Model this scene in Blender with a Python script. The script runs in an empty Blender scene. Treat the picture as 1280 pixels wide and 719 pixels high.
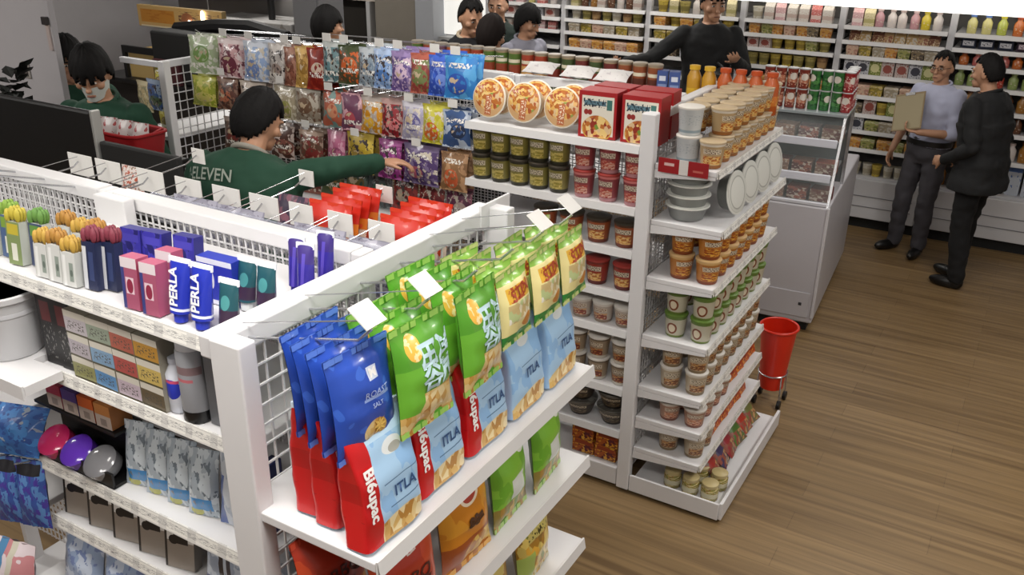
import bpy, math, random
from mathutils import Vector, Matrix, Euler
random.seed(7)
PI = math.pi
R = math.radians
SC = bpy.context.scene
COL = SC.collection
ORD = ['first', 'second', 'third', 'fourth', 'fifth', 'sixth', 'seventh', 'eighth', 'ninth', 'tenth', 'eleventh', 'twelfth',
       'thirteenth', 'fourteenth', 'fifteenth', 'sixteenth', 'seventeenth', 'eighteenth', 'nineteenth', 'twentieth']

# ------------------------------------------------------------------ colour and materials
def lin(c):
    if isinstance(c, str):
        c = c.lstrip('#')
        c = [int(c[i:i + 2], 16) / 255 for i in (0, 2, 4)]
    return tuple((x / 12.92 if x <= 0.04045 else ((x + 0.055) / 1.055) ** 2.4) for x in c[:3]) + (1.0,)

class NT:
    """small helper round a node tree"""
    def __init__(s, name):
        s.m = bpy.data.materials.new(name)
        s.m.use_nodes = True
        s.t = s.m.node_tree
        s.b = s.t.nodes['Principled BSDF']
        s._uv = None
    def n(s, kind, **kw):
        x = s.t.nodes.new(kind)
        for k, v in kw.items():
            setattr(x, k, v)
        return x
    def link(s, a, b):
        s.t.links.new(a, b)
    def val(s, sock, v):
        if isinstance(v, (int, float)):
            sock.default_value = v
        else:
            s.link(v, sock)
    def math(s, op, a, b=0.0, c=None):
        x = s.n('ShaderNodeMath', operation=op)
        s.val(x.inputs[0], a)
        s.val(x.inputs[1], b)
        if c is not None:
            s.val(x.inputs[2], c)
        return x.outputs[0]
    def uv(s):
        if s._uv is None:
            tc = s.n('ShaderNodeTexCoord')
            sp = s.n('ShaderNodeSeparateXYZ')
            s.link(tc.outputs['UV'], sp.inputs[0])
            s._uv = (tc.outputs['UV'], sp.outputs[0], sp.outputs[1], tc.outputs['Object'])
        return s._uv
    def mix(s, fac, a, b):
        x = s.n('ShaderNodeMix', data_type='RGBA')
        s.val(x.inputs[0], fac)
        for sock, v in ((x.inputs[6], a), (x.inputs[7], b)):
            if isinstance(v, tuple):
                sock.default_value = v
            else:
                s.link(v, sock)
        return x.outputs[2]
    def rect(s, u0, u1, v0, v1):
        _, u, v, _ = s.uv()
        a = s.math('LESS_THAN', s.math('ABSOLUTE', s.math('SUBTRACT', u, (u0 + u1) / 2)), (u1 - u0) / 2)
        b = s.math('LESS_THAN', s.math('ABSOLUTE', s.math('SUBTRACT', v, (v0 + v1) / 2)), (v1 - v0) / 2)
        return s.math('MULTIPLY', a, b)
    def ell(s, uc, vc, ru, rv):
        _, u, v, _ = s.uv()
        a = s.math('DIVIDE', s.math('SUBTRACT', u, uc), ru)
        b = s.math('DIVIDE', s.math('SUBTRACT', v, vc), rv)
        return s.math('LESS_THAN', s.math('ADD', s.math('MULTIPLY', a, a), s.math('MULTIPLY', b, b)), 1.0)

def mat(name, base, rough=0.5, metal=0.0, layers=(), coat=0.0, emit=0.0, alpha=1.0, trans=0.0, vary=0.0, spec=None, bump=0.0):
    """Printed surface: a base colour with crisp printed shapes over it (all in the face's own UV).
    layers: ('rect',u0,u1,v0,v1,col) ('ell',u,v,ru,rv,col) ('noise',scale,thr,col,region) ('food',scale,[cols],region) ('lines',freq,duty,col,region,axis)"""
    k = NT(name)
    col = lin(base)
    for L in layers:
        kind = L[0]
        if kind == 'rect':
            col = k.mix(k.rect(*L[1:5]), col, lin(L[5]))
        elif kind == 'ell':
            col = k.mix(k.ell(*L[1:5]), col, lin(L[5]))
        else:
            reg = L[4] if len(L) > 4 else (L[3] if kind == 'food' and len(L) > 3 else None)
            if kind == 'noise':
                x = k.n('ShaderNodeTexNoise')
                x.inputs['Scale'].default_value = L[1]
                k.link(k.uv()[0], x.inputs['Vector'])
                f = k.math('GREATER_THAN', x.outputs[0], L[2])
                c = lin(L[3])
            elif kind == 'food':
                x = k.n('ShaderNodeTexVoronoi')
                x.inputs['Scale'].default_value = L[1]
                k.link(k.uv()[0], x.inputs['Vector'])
                r = k.n('ShaderNodeValToRGB')
                r.color_ramp.interpolation = 'CONSTANT'
                cols = L[2]
                el = r.color_ramp.elements
                while len(el) < len(cols):
                    el.new(0.5)
                for i, cc in enumerate(cols):
                    el[i].position = i / len(cols)
                    el[i].color = lin(cc)
                k.link(x.outputs['Color'], r.inputs[0])
                c = r.outputs[0]
                f = 1.0
            elif kind == 'lines':
                ax = k.uv()[2 if (len(L) > 5 and L[5] == 'v') else 1]
                f = k.math('LESS_THAN', k.math('FRACT', k.math('MULTIPLY', ax, L[1])), L[2])
                c = lin(L[3])
            if reg is not None:
                m = k.ell(*reg[1:]) if reg[0] == 'ell' else k.rect(*reg)
                f = k.math('MULTIPLY', f, m)
            col = k.mix(f, col, c)
    if vary:
        x = k.n('ShaderNodeTexNoise')
        x.inputs['Scale'].default_value = 9.0
        x.inputs['Detail'].default_value = 4.0
        k.link(k.uv()[3], x.inputs['Vector'])
        h = k.n('ShaderNodeHueSaturation')
        k.link(k.math('ADD', 1.0 - vary / 2, k.math('MULTIPLY', x.outputs[0], vary)), h.inputs['Value'])
        if isinstance(col, tuple):
            h.inputs['Color'].default_value = col
        else:
            k.link(col, h.inputs['Color'])
        col = h.outputs[0]
    b = k.b
    if isinstance(col, tuple):
        b.inputs['Base Color'].default_value = col
    else:
        k.link(col, b.inputs['Base Color'])
    b.inputs['Roughness'].default_value = rough
    b.inputs['Metallic'].default_value = metal
    b.inputs['Coat Weight'].default_value = coat
    if spec is not None:
        b.inputs['Specular IOR Level'].default_value = spec
    if trans:
        b.inputs['Transmission Weight'].default_value = trans
    if alpha < 1:
        b.inputs['Alpha'].default_value = alpha
    if emit:
        b.inputs['Emission Strength'].default_value = emit
        if isinstance(col, tuple):
            b.inputs['Emission Color'].default_value = col
        else:
            k.link(col, b.inputs['Emission Color'])
    if bump:
        x = k.n('ShaderNodeTexNoise')
        x.inputs['Scale'].default_value = 60.0
        k.link(k.uv()[3], x.inputs['Vector'])
        bp = k.n('ShaderNodeBump')
        bp.inputs['Strength'].default_value = bump
        bp.inputs['Distance'].default_value = 0.004
        k.link(x.outputs[0], bp.inputs['Height'])
        k.link(bp.outputs[0], b.inputs['Normal'])
    return k.m

_plain = {}
def plain(c, rough=0.45, **kw):
    key = (c, rough, tuple(sorted(kw.items())))
    if key not in _plain:
        _plain[key] = mat('plain_' + c.strip('#'), c, rough, **kw)
    return _plain[key]

# ------------------------------------------------------------------ mesh builder
class MB:
    def __init__(s):
        s.v, s.f, s.m, s.u = [], [], [], []
    def face(s, pts, mi=0, uv=None):
        i = len(s.v)
        s.v += [tuple(p) for p in pts]
        s.f.append(tuple(range(i, i + len(pts))))
        s.m.append(mi)
        s.u.append(uv or [(0, 0), (1, 0), (1, 1), (0, 1)][:len(pts)] if len(pts) <= 4 else [(0.5, 0.5)] * len(pts))
    def box(s, x0, x1, y0, y1, z0, z1, mi=0, front=None):
        """front: material of the -y face"""
        i = len(s.v)
        s.v += [(x0, y0, z0), (x1, y0, z0), (x1, y1, z0), (x0, y1, z0), (x0, y0, z1), (x1, y0, z1), (x1, y1, z1), (x0, y1, z1)]
        q = [(0, 0), (1, 0), (1, 1), (0, 1)]
        for k, (a, b, c, d) in enumerate(((0, 1, 5, 4), (1, 2, 6, 5), (2, 3, 7, 6), (3, 0, 4, 7), (4, 5, 6, 7), (3, 2, 1, 0))):
            s.f.append((i + a, i + b, i + c, i + d))
            s.m.append(front if (front is not None and k == 0) else mi)
            s.u.append(q)
        return s
    def grid(s, fn, nu, nv, mi=0, closed_u=False, flip=False, mfn=None):
        i = len(s.v)
        n = nu if closed_u else nu + 1
        for b in range(nv + 1):
            for a in range(n):
                s.v.append(tuple(fn(a / nu, b / nv)))
        for b in range(nv):
            for a in range(nu):
                a2 = (a + 1) % n if closed_u else a + 1
                q = (i + b * n + a, i + b * n + a2, i + (b + 1) * n + a2, i + (b + 1) * n + a)
                u = [(a / nu, b / nv), ((a + 1) / nu, b / nv), ((a + 1) / nu, (b + 1) / nv), (a / nu, (b + 1) / nv)]
                if flip:
                    q, u = q[::-1], u[::-1]
                s.f.append(q)
                s.m.append(mfn((a + .5) / nu, (b + .5) / nv) if mfn else mi)
                s.u.append(u)
        return s
    def lathe(s, prof, n=16, mi=0, c=(0, 0, 0), caps=True, mats=None):
        """prof: (r,z) bottom to top; u=0.5 looks along -y; v runs over the profile's height"""
        z0, z1 = prof[0][1], prof[-1][1]
        i = len(s.v)
        for r, z in prof:
            for a in range(n):
                t = 2 * PI * a / n
                s.v.append((c[0] + r * math.sin(t - PI), c[1] - r * math.cos(t - PI), c[2] + z))
        for k in range(len(prof) - 1):
            for a in range(n):
                a2 = (a + 1) % n
                s.f.append((i + k * n + a, i + k * n + a2, i + (k + 1) * n + a2, i + (k + 1) * n + a))
                s.m.append(mats[k] if mats else mi)
                va, vb = [(p[1] - z0) / max(z1 - z0, 1e-6) for p in prof[k:k + 2]]
                s.u.append([(a / n, va), ((a + 1) / n, va), ((a + 1) / n, vb), (a / n, vb)])
        if caps:
            for k, rev in ((0, True), (len(prof) - 1, False)):
                if prof[k][0] > 1e-4:
                    q = [i + k * n + a for a in range(n)]
                    uv = [(.5 + .5 * math.sin(2 * PI * a / n), .5 - .5 * math.cos(2 * PI * a / n)) for a in range(n)]
                    s.f.append(tuple(q[::-1] if rev else q))
                    s.m.append(mats[-1] if (mats and len(mats) >= len(prof) and not rev) else (mats[0] if mats and rev else mi))
                    s.u.append(uv[::-1] if rev else uv)
        return s
    def tube(s, pts, r, n=6, mi=0, radii=None, caps=True, sq=None):
        """a tube through points; sq=(rx,ry) scales per ring not used"""
        pts = [Vector(p) for p in pts]
        i = len(s.v)
        up = None
        for k, p in enumerate(pts):
            d = (pts[min(k + 1, len(pts) - 1)] - pts[max(k - 1, 0)]).normalized()
            if up is None:
                up = Vector((0, 0, 1)) if abs(d.z) < 0.9 else Vector((1, 0, 0))
            a = d.cross(up).normalized()
            up = a.cross(d).normalized()
            rr = radii[k] if radii else r
            for q in range(n):
                t = 2 * PI * (q + .5) / n
                s.v.append(tuple(p + a * rr * math.cos(t) + up * rr * math.sin(t)))
        for k in range(len(pts) - 1):
            for q in range(n):
                q2 = (q + 1) % n
                s.f.append((i + k * n + q, i + (k + 1) * n + q, i + (k + 1) * n + q2, i + k * n + q2)[::-1])
                s.m.append(mi)
                s.u.append([(0, 0), (1, 0), (1, 1), (0, 1)])
        if caps:
            for k, rev in ((0, True), (len(pts) - 1, False)):
                q = [i + k * n + a for a in range(n)]
                s.f.append(tuple(q if not rev else q[::-1]))
                s.m.append(mi)
                s.u.append([(.5, .5)] * n)
        return s
    def ellipsoid(s, c, rx, ry, rz, nu=12, nv=8, mi=0, M=None, fn=None):
        c = Vector(c)
        def p(u, v):
            t, f = 2 * PI * u, PI * (v - .5)
            q = Vector((rx * math.cos(f) * math.cos(t), ry * math.cos(f) * math.sin(t), rz * math.sin(f)))
            if fn:
                q = fn(q)
            if M:
                q = M @ q
            return c + q
        return s.grid(p, nu, nv, mi, closed_u=True)
    def mesh(s, name, mats, smooth=None, off=(0, 0, 0)):
        me = bpy.data.meshes.new(name)
        o = Vector(off)
        me.from_pydata([Vector(p) - o for p in s.v] if off != (0, 0, 0) else s.v, [], s.f)
        if not isinstance(mats, (list, tuple)):
            mats = [mats]
        for m in mats:
            me.materials.append(m)
        me.polygons.foreach_set('material_index', s.m)
        uvl = me.uv_layers.new(name='UVMap')
        flat = []
        for q in s.u:
            for a in q:
                flat += [a[0], a[1]]
        uvl.data.foreach_set('uv', flat)
        if smooth is not None:
            me.polygons.foreach_set('use_smooth', [True] * len(me.polygons))
            me.set_sharp_from_angle(angle=R(smooth))
        me.update()
        return me

def tag(o, label=None, cat=None, group=None, kind=None):
    if label:
        o['label'] = label
    if cat:
        o['category'] = cat
    if group:
        o['group'] = group
    if kind:
        o['kind'] = kind
    return o

def put(name, me, parent=None, loc=(0, 0, 0), rot=(0, 0, 0), label=None, bevel=0):
    o = bpy.data.objects.new(name, me)
    COL.objects.link(o)
    o.location = loc
    o.rotation_euler = rot
    o.parent = parent
    if label:
        o['label'] = label
    if bevel:
        b = o.modifiers.new('bevel', 'BEVEL')
        b.width = bevel
        b.segments = 2
        b.limit_method = 'ANGLE'
    return o

def root(name, label, cat, loc=(0, 0, 0), rz=0, group=None):
    o = bpy.data.objects.new(name, None)
    COL.objects.link(o)
    o.location = loc
    o.rotation_euler = (0, 0, rz)
    return tag(o, label, cat, group)

def part(name, mb, mats, rt, smooth=None, bevel=0, label=None, off=None):
    """part of a thing, its vertices given in the thing's own frame + off (the thing's position when they are world points)"""
    return put(name, mb.mesh(name, mats, smooth, off or (0, 0, 0)), rt, label=label, bevel=bevel)

def structure(name, mb, mats, smooth=None, bevel=0):
    return tag(put(name, mb.mesh(name, mats, smooth), bevel=bevel), kind='structure')

# a prototype: main mesh + parts [(name, mesh, label, [(sub name, mesh)])]
class Proto:
    def __init__(s, name, cat, me, parts=()):
        s.name, s.cat, s.me, s.parts, s.first = name, cat, me, parts, None
    def place(s, loc, rot, label, group=None):
        if isinstance(rot, (int, float)):
            rot = (0, 0, rot)
        if s.first is None:
            o = bpy.data.objects.new(s.name, s.me)
            COL.objects.link(o)
            s.first = o
            for p in s.parts:
                c = put(p[0], p[1], o, label=p[2] if len(p) > 2 else None)
                for sp in (p[3] if len(p) > 3 else ()):
                    put(sp[0], sp[1], c)
        else:
            f = s.first
            o = f.copy()
            COL.objects.link(o)
            for ch in list(f.children):
                c = ch.copy()
                COL.objects.link(c)
                c.parent = o
                for g in list(ch.children):
                    d = g.copy()
                    COL.objects.link(d)
                    d.parent = c
        for kk in ('label', 'group'):
            if kk in o:
                del o[kk]
        tag(o, label, s.cat, group)
        o.location = loc
        o.rotation_euler = rot
        return o

def text_mesh(s, size, m, fn, spacing=1.0, bold=0.0):
    """letters laid on a surface: fn(x, y) -> point, x along the line from its middle, y up from the baseline's middle"""
    cu = bpy.data.curves.new('lettering', 'FONT')
    cu.body = s
    cu.size = size
    cu.align_x = 'CENTER'
    cu.align_y = 'CENTER'
    cu.space_character = spacing
    cu.offset = bold
    cu.resolution_u = 2
    o = bpy.data.objects.new('lettering', cu)
    COL.objects.link(o)
    dg = bpy.context.evaluated_depsgraph_get()
    me = bpy.data.meshes.new_from_object(o.evaluated_get(dg))
    bpy.data.objects.remove(o)
    for v in me.vertices:
        v.co = fn(v.co.x, v.co.y)
    me.materials.clear()
    me.materials.append(m)
    return me
# ------------------------------------------------------------------ shared materials
WHITE = mat('white_enamel', '#d6d5d6', 0.35, vary=0.06)
WHITE2 = mat('white_enamel_cool', '#c9c9cd', 0.4, vary=0.08)
CHROME = mat('chrome_wire', '#c6c7ca', 0.25, 0.85)
STEEL = mat('brushed_steel', '#9a9a98', 0.35, 0.8)
BLACK = mat('black_plastic', '#0d0d0e', 0.45)
BLACKM = mat('black_matt', '#0b0b0b', 0.7)
TAG = mat('price_card', '#e4e2dc', 0.5, layers=[('rect', .12, .7, .55, .8, '#4a4a50'), ('rect', .12, .5, .2, .35, '#7a3030')])
TAGPLAIN = mat('white_card_holder', '#dcdad6', 0.4)
RAIL = mat('price_rail_with_cards', '#cfcdc9', 0.4, layers=[('lines', 9, .72, '#e6e4de', (0, 1, .12, .9)), ('noise', 46, .56, '#56565a', (0, 1, .3, .75))])
RAILW = mat('price_rail_plain', '#d2d1d0', 0.4)
ACRYL = mat('clear_acrylic', '#b9bccb', 0.12, alpha=0.35, spec=0.6)

def floor_mat():
    k = NT('oak_floor_planks')
    tc = k.n('ShaderNodeTexCoord')
    mp = k.n('ShaderNodeMapping')
    k.link(tc.outputs['Object'], mp.inputs[0])
    br = k.n('ShaderNodeTexBrick')
    br.offset = 0.37
    br.inputs['Scale'].default_value = 1.0
    br.inputs['Brick Width'].default_value = 1.5
    br.inputs['Row Height'].default_value = 0.14
    br.inputs['Mortar Size'].default_value = 0.0016
    br.inputs['Color1'].default_value = lin('#80694a')
    br.inputs['Color2'].default_value = lin('#665032')
    br.inputs['Mortar'].default_value = lin('#4a3724')
    k.link(mp.outputs[0], br.inputs[0])
    mg = k.n('ShaderNodeMapping')
    mg.inputs['Scale'].default_value = (.6, 17, 1)
    k.link(tc.outputs['Object'], mg.inputs[0])
    no = k.n('ShaderNodeTexNoise')
    no.inputs['Scale'].default_value = 1.6
    no.inputs['Detail'].default_value = 5
    no.inputs['Distortion'].default_value = 0.6
    k.link(mg.outputs[0], no.inputs[0])
    rp = k.n('ShaderNodeValToRGB')
    rp.color_ramp.elements[0].position = 0.3
    rp.color_ramp.elements[0].color = lin('#553f26')
    rp.color_ramp.elements[1].position = 0.68
    rp.color_ramp.elements[1].color = lin('#9b8058')
    k.link(no.outputs[0], rp.inputs[0])
    c = k.mix(0.5, br.outputs[0], rp.outputs[0])
    k.link(c, k.b.inputs['Base Color'])
    k.b.inputs['Roughness'].default_value = 0.42
    return k.m

# ------------------------------------------------------------------ room shell
X0, X1, Y0, Y1, ZC = -9.6, 2.6, -2.2, 8.45, 2.95
WALLM = mat('grey_painted_wall', '#a9a6a8', 0.75, vary=0.08)
WALLB = mat('beige_wall_panel', '#8f887d', 0.7, vary=0.1)
structure('floor', MB().box(X0, X1, Y0, Y1, -0.1, 0), floor_mat())
structure('ceiling', MB().box(X0, X1, Y0, Y1, ZC, ZC + .1), mat('ceiling_tile', '#c9c8c5', 0.8))
structure('wall_back', MB().box(X0, X1, Y1, Y1 + .1, 0, ZC), WALLM)
structure('wall_left', MB().box(X0 - .1, X0, Y0, Y1, 0, ZC), WALLM)
structure('wall_right', MB().box(X1, X1 + .1, Y0, Y1, 0, ZC), WALLM)
structure('wall_front', MB().box(X0, X1, Y0 - .1, Y0, 0, ZC), WALLM)
structure('baseboard_right', MB().box(X1 - .02, X1, Y0, Y1, 0, .09), plain('#5a5652', .6))
# the partition at the left, its free end just before the two shop workers
structure('wall_partition', MB().box(X0, -4.49, 2.88, 2.915, 0, ZC), mat('partition_paint', '#a3a0a3', 0.7, vary=0.06), bevel=.004)
# far left corner: columns, a doorway and lit panels
structure('wall_column_beige', MB().box(-6.66, -6.1, 8.2, 8.44, 0, ZC), WALLB)
structure('wall_column_white', MB().box(-6.09, -5.85, 8.18, 8.44, 0, ZC), mat('column_paint', '#b7bac0', .6), bevel=.01)
structure('trim_doorway_header', MB().box(-7.45, -6.67, 8.25, 8.44, 1.5, 1.75), mat('door_header_cream', '#c7bdb0', .6))
structure('door_1', MB().box(-7.4, -6.82, 8.36, 8.44, 0, 1.5), mat('dark_glazed_door', '#3b3834', .25))
structure('trim_door_jamb', MB().box(-6.81, -6.76, 8.22, 8.44, 0, 1.5), mat('door_jamb_white', '#c9c9c9', .5))
# ------------------------------------------------------------------ shelving
def wires(mb, a, b, z0, z1, axis, at, step=0.03, zstep=0.03, r=0.0016):
    """a grid panel: bars along one axis (x or y) and upright bars, at the plane 'at'"""
    def bar(p0, p1, q0, q1, z0_, z1_):
        if axis == 'x':
            mb.box(p0, p1, at + q0, at + q1, z0_, z1_)
        else:
            mb.box(at + q0, at + q1, p0, p1, z0_, z1_)
    n = max(1, round((b - a) / step))
    for i in range(n + 1):
        p = a + (b - a) * i / n
        bar(p - r, p + r, -r, r, z0, z1)
    m = max(1, round((z1 - z0) / zstep))
    for i in range(m + 1):
        z = z0 + (z1 - z0) * i / m
        bar(a, b, r, 3 * r, z - r, z + r)

def shelf_part(rt, off, x0, x1, y0, y1, z, lip, lipm=None, mat_=None, back_h=0.0):
    """a steel shelf (surface at z) with a price rail as sub-part on the side lip: '-y', '+y', '+x', '-x'"""
    mb = MB().box(x0, x1, y0, y1, z - .022, z)
    s = part('shelf', mb, mat_ or WHITE, rt, off=off, bevel=.003)
    l = MB()
    t, lo, hi = .005, z - .028, z + .004
    if lip == '-y':
        l.grid(lambda u, v: (x0 + (x1 - x0) * u, y0 - t - .006 * (1 - v), lo + (hi - lo) * v), 1, 1)
        l.box(x0, x1, y0 - t, y0 - .0005, lo, hi)
    elif lip == '+x':
        l.grid(lambda u, v: (x1 + t + .006 * (1 - v), y0 + (y1 - y0) * u, lo + (hi - lo) * v), 1, 1)
        l.box(x1 + .0005, x1 + t, y0, y1, lo, hi)
    elif lip == '-x':
        l.box(x0 - t, x0 - .0005, y0, y1, lo, hi)
    else:
        l.box(x0, x1, y1 + .0005, y1 + t, lo, hi)
    part('price_rail', l, lipm or RAILW, s, off=off)
    return s

def peg_hook(rt, off, p, d, length, rise, tagged=None, tagsize=(.055, .038), r=.0028, tm=None):
    """a wire hook from the panel point p along d (unit xy), its tip rising; a price card on its overarm"""
    p = Vector(p)
    d = Vector((d[0], d[1], 0))
    up = Vector((0, 0, 1))
    tip = p + d * length + up * rise
    mb = MB().tube([p, p + d * (length * .9) + up * rise * .8, tip + up * .012], r, 6)
    h = part('display_hook', mb, CHROME, rt, off=off)
    if tagged:
        q0 = p + up * .03
        q1 = tip + up * .028
        arm = MB().tube([q0, q1], r * .5, 5)
        part('card_arm', arm, CHROME, h, off=off)
        s = Vector((-d.y, d.x, 0))
        w, hh = tagsize
        c = q1 + d * .006 + (d * -.03 + up * .02 if tagged == 'flat' else up * 0)
        tl = (d * -.8 + up * .6).normalized() if tagged == 'flat' else up
        n = tl.cross(s).normalized() * .003
        m = MB()
        pts = [c - s * w / 2 - tl * hh, c + s * w / 2 - tl * hh, c + s * w / 2 + tl * .006, c - s * w / 2 + tl * .006]
        m.face(pts, 0)
        m.face([a - n for a in pts[::-1]], 0)
        for i in range(4):
            a, b = pts[i], pts[(i + 1) % 4]
            m.face([a, a - n, b - n, b], 0)
        part('price_card', m, tm or TAGPLAIN, h, off=off)
    return h

def post(rt, off, x0, x1, y0, y1, z0, z1):
    part('upright_post', MB().box(x0, x1, y0, y1, z0, z1), WHITE, rt, off=off, bevel=.004)

T1 = 1.77
# --- chips end rack, nearest
O = (-1.22, 1.45, 0)
chips_rack = root('end_display_rack', 'white end rack carrying the hanging chip bags, closest to the viewer', 'display rack', O)
post(chips_rack, O, -1.2, -1.122, .958, 1.0, 0, T1 + .008)
post(chips_rack, O, -1.2, -1.122, 1.88, 1.92, 0, T1 + .008)
part('top_bar', MB().box(-1.235, -1.18, .965, 1.915, T1 - .042, T1 + .005), WHITE, chips_rack, off=O, bevel=.004)
g = MB(); wires(g, 1.0, 1.88, .25, T1 - .042, 'y', -1.19, .04, .045, .002)
part('grid_panel', g, WHITE, chips_rack, off=O)
for z in (1.42, 1.145, .87, .6, .35):
    shelf_part(chips_rack, O, -1.18, -.842, .965, 1.845, z, '+x', RAILW)
part('base_deck', MB().box(-1.18, -.78, .965, 1.845, .02, .11), WHITE, chips_rack, off=O, bevel=.004)
part('sign_plate', MB().box(-1.184, -1.176, 1.84, 1.985, T1 - .045, T1 + .02), WHITE, chips_rack, off=O, bevel=.002)
CH = [(1.035, 1.72, 'flat'), (1.20, 1.715, 'flat'), (1.36, 1.715, None), (1.5, 1.715, None), (1.63, 1.715, 'flat'), (1.77, 1.715, 'flat')]
for y, z, tg in CH:
    peg_hook(chips_rack, O, (-1.19, y, z + .03), (1, 0), .31, .085, tg, (.052, .044))

# --- long rack behind it, hygiene goods toward the viewer, snacks on its far side
def run_section(label, X0, X1, Yc, T, near, far, near_lip, far_lip, rail, step=.025, zlow=.3, dn=.0):
    O = ((X0 + X1) / 2, Yc, 0)
    rt = root('gondola_shelf', label, 'shelf unit', O)
    post(rt, O, X0 + .001, X0 + .03, Yc - .025, Yc + .025, 0, T)
    post(rt, O, X1 - .03, X1, Yc - .025, Yc + .025, 0, T)
    part('top_bar', MB().box(X0 + .031, X1 - .031, Yc - .026, Yc + .026, T - .035, T + .003), WHITE, rt, off=O, bevel=.004)
    g = MB(); wires(g, X0 + .03, X1 - .03, zlow, T - .035, 'x', Yc - .018, step, .03, .0018)
    part('grid_panel', g, WHITE, rt, off=O)
    g = MB(); wires(g, X0 + .03, X1 - .03, zlow, T - .035, 'x', Yc + .018, step, .03, .0018)
    part('grid_panel', g, WHITE, rt, off=O)
    for s in near:
        x0, x1 = (s[2], s[3]) if len(s) > 2 else (X0 + .004, X1 - .004)
        shelf_part(rt, O, x0, x1, s[1], Yc - .03, s[0], '-y', rail)
    for z, y in far:
        shelf_part(rt, O, X0 + .004, X1 - .004, Yc + .03, y, z, '+y', RAILW)
    part('base_deck', MB().box(X0 + .004, X1 - .004, (near_lip or Yc - .03), (far_lip or Yc + .03), .02, .11), WHITE, rt, off=O, bevel=.004)
    return rt, O

hyg, OH = run_section('white shelf unit full of toothpaste and washing goods, meeting the chip rack', -2.15, -1.25, 1.47, T1,
                      [(1.70, 1.06), (1.47, 1.06, -1.945, -1.254), (1.17, 1.06), (.985, 1.06, -2.04, -1.254), (.75, 1.0), (.5, 1.0)],
                      [(1.36, 1.9), (1.1, 1.9), (.85, 1.9), (.6, 1.9)], 1.0, 1.94, RAIL)
bs = MB().box(-2.146, -1.955, .955, 1.44, 1.458, 1.482)
bs.box(-1.955, -1.845, .955, 1.05, 1.458, 1.482)
bs.box(-2.146, -1.845, .949, .9545, 1.45, 1.486)
part('shelf', bs, WHITE, hyg, off=OH)
part('end_panel', MB().box(-2.147, -2.02, 1.405, 1.44, 1.45, T1 + .004), WHITE, hyg, off=OH, bevel=.004)
hyg2, OH2 = run_section('white shelf unit with the purple hair goods, before the black board', -3.05, -2.152, 1.47, T1,
                        [(1.55, 1.1), (1.25, 1.1), (.95, 1.1)], [(1.36, 1.9), (1.1, 1.9)], 1.0, 1.94, RAIL)
for i, x in enumerate((-2.3, -2.13, -1.97, -1.82, -1.68, -1.54, -1.4)):
    peg_hook(hyg, OH, (x, 1.49, 1.7), (0, 1), .21, .012, 'up', (.11 if i < 4 else .085, .06)) if x > -2.15 else peg_hook(hyg2, OH2, (x, 1.49, 1.7), (0, 1), .21, .012, 'up', (.12, .065))
for x in (-2.5, -2.64):
    peg_hook(hyg2, OH2, (x, 1.49, 1.7), (0, 1), .21, .012, 'up', (.12, .065))
for x in (-2.42, -1.93, -1.62):
    peg_hook(hyg2 if x < -2.15 else hyg, OH2 if x < -2.15 else OH, (x, 1.49, 1.66), (0, 1), .5, .04, 'up', (.06, .045))
# clear divider standing along the far side of the bar
part('clear_divider', MB().box(-2.11, -1.27, 1.56, 1.566, 1.66, 1.745), ACRYL, hyg, off=OH)

# --- noodle end rack of the second run
T2 = 1.77
O = (-1.28, 3.7, 0)
noodle_rack = root('end_display_rack', 'white end rack of cup noodles, foil-lidded bowls on its second shelf', 'display rack', O)
post(noodle_rack, O, -1.318, -1.258, 3.222, 3.268, 0.02, T2)
post(noodle_rack, O, -1.318, -1.258, 4.13, 4.175, 0.02, T2)
part('top_bar', MB().box(-1.31, -1.265, 3.268, 4.13, T2 - .04, T2), WHITE, noodle_rack, off=O, bevel=.004)
g = MB(); wires(g, 3.268, 4.13, .1, T2 - .04, 'y', -1.285, .03, .03, .0018)
part('grid_panel', g, WHITE, noodle_rack, off=O)
NZ = [(1.575, -1.0), (1.34, -.955), (1.09, -.965), (.82, -.965), (.57, -.965), (.41, -.955), (.25, -.945)]
for z, xl in NZ:
    sh_ = shelf_part(noodle_rack, O, -1.255, xl, 3.245, 4.16, z, '+x', RAIL)
    for y in (3.2475, 4.1575):
        m = MB()
        prof = [(-1.255, z - .0225), (xl - .004, z - .0225), (xl - .004, z - .034), (-1.255, z - .06)]
        for s_ in (-1, 1):
            q = [(a, y + .0025 * s_, c) for a, c in prof]
            m.face(q if s_ > 0 else q[::-1])
        for i in range(4):
            (a, c), (a2, c2) = prof[i], prof[(i + 1) % 4]
            m.face([(a, y - .0025, c), (a2, y - .0025, c2), (a2, y + .0025, c2), (a, y + .0025, c)])
        part('end_bracket', m, WHITE, sh_, off=O)
b = MB().box(-1.255, -.83, 3.235, 4.17, .035, .06)
b.box(-.83, -.815, 3.235, 4.17, .02, .105)
b.box(-1.255, -.83, 3.225, 3.236, .02, .105)
part('base_tray', b, WHITE, noodle_rack, off=O, bevel=.003)
for x, y in ((-1.2, 3.27), (-.86, 3.27), (-.86, 4.12)):
    part('leveling_foot', MB().lathe([(.018, 0), (.018, .012), (.008, .014), (.008, .036)], 10, c=(x, y, 0)), CHROME, noodle_rack, off=O)

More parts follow.
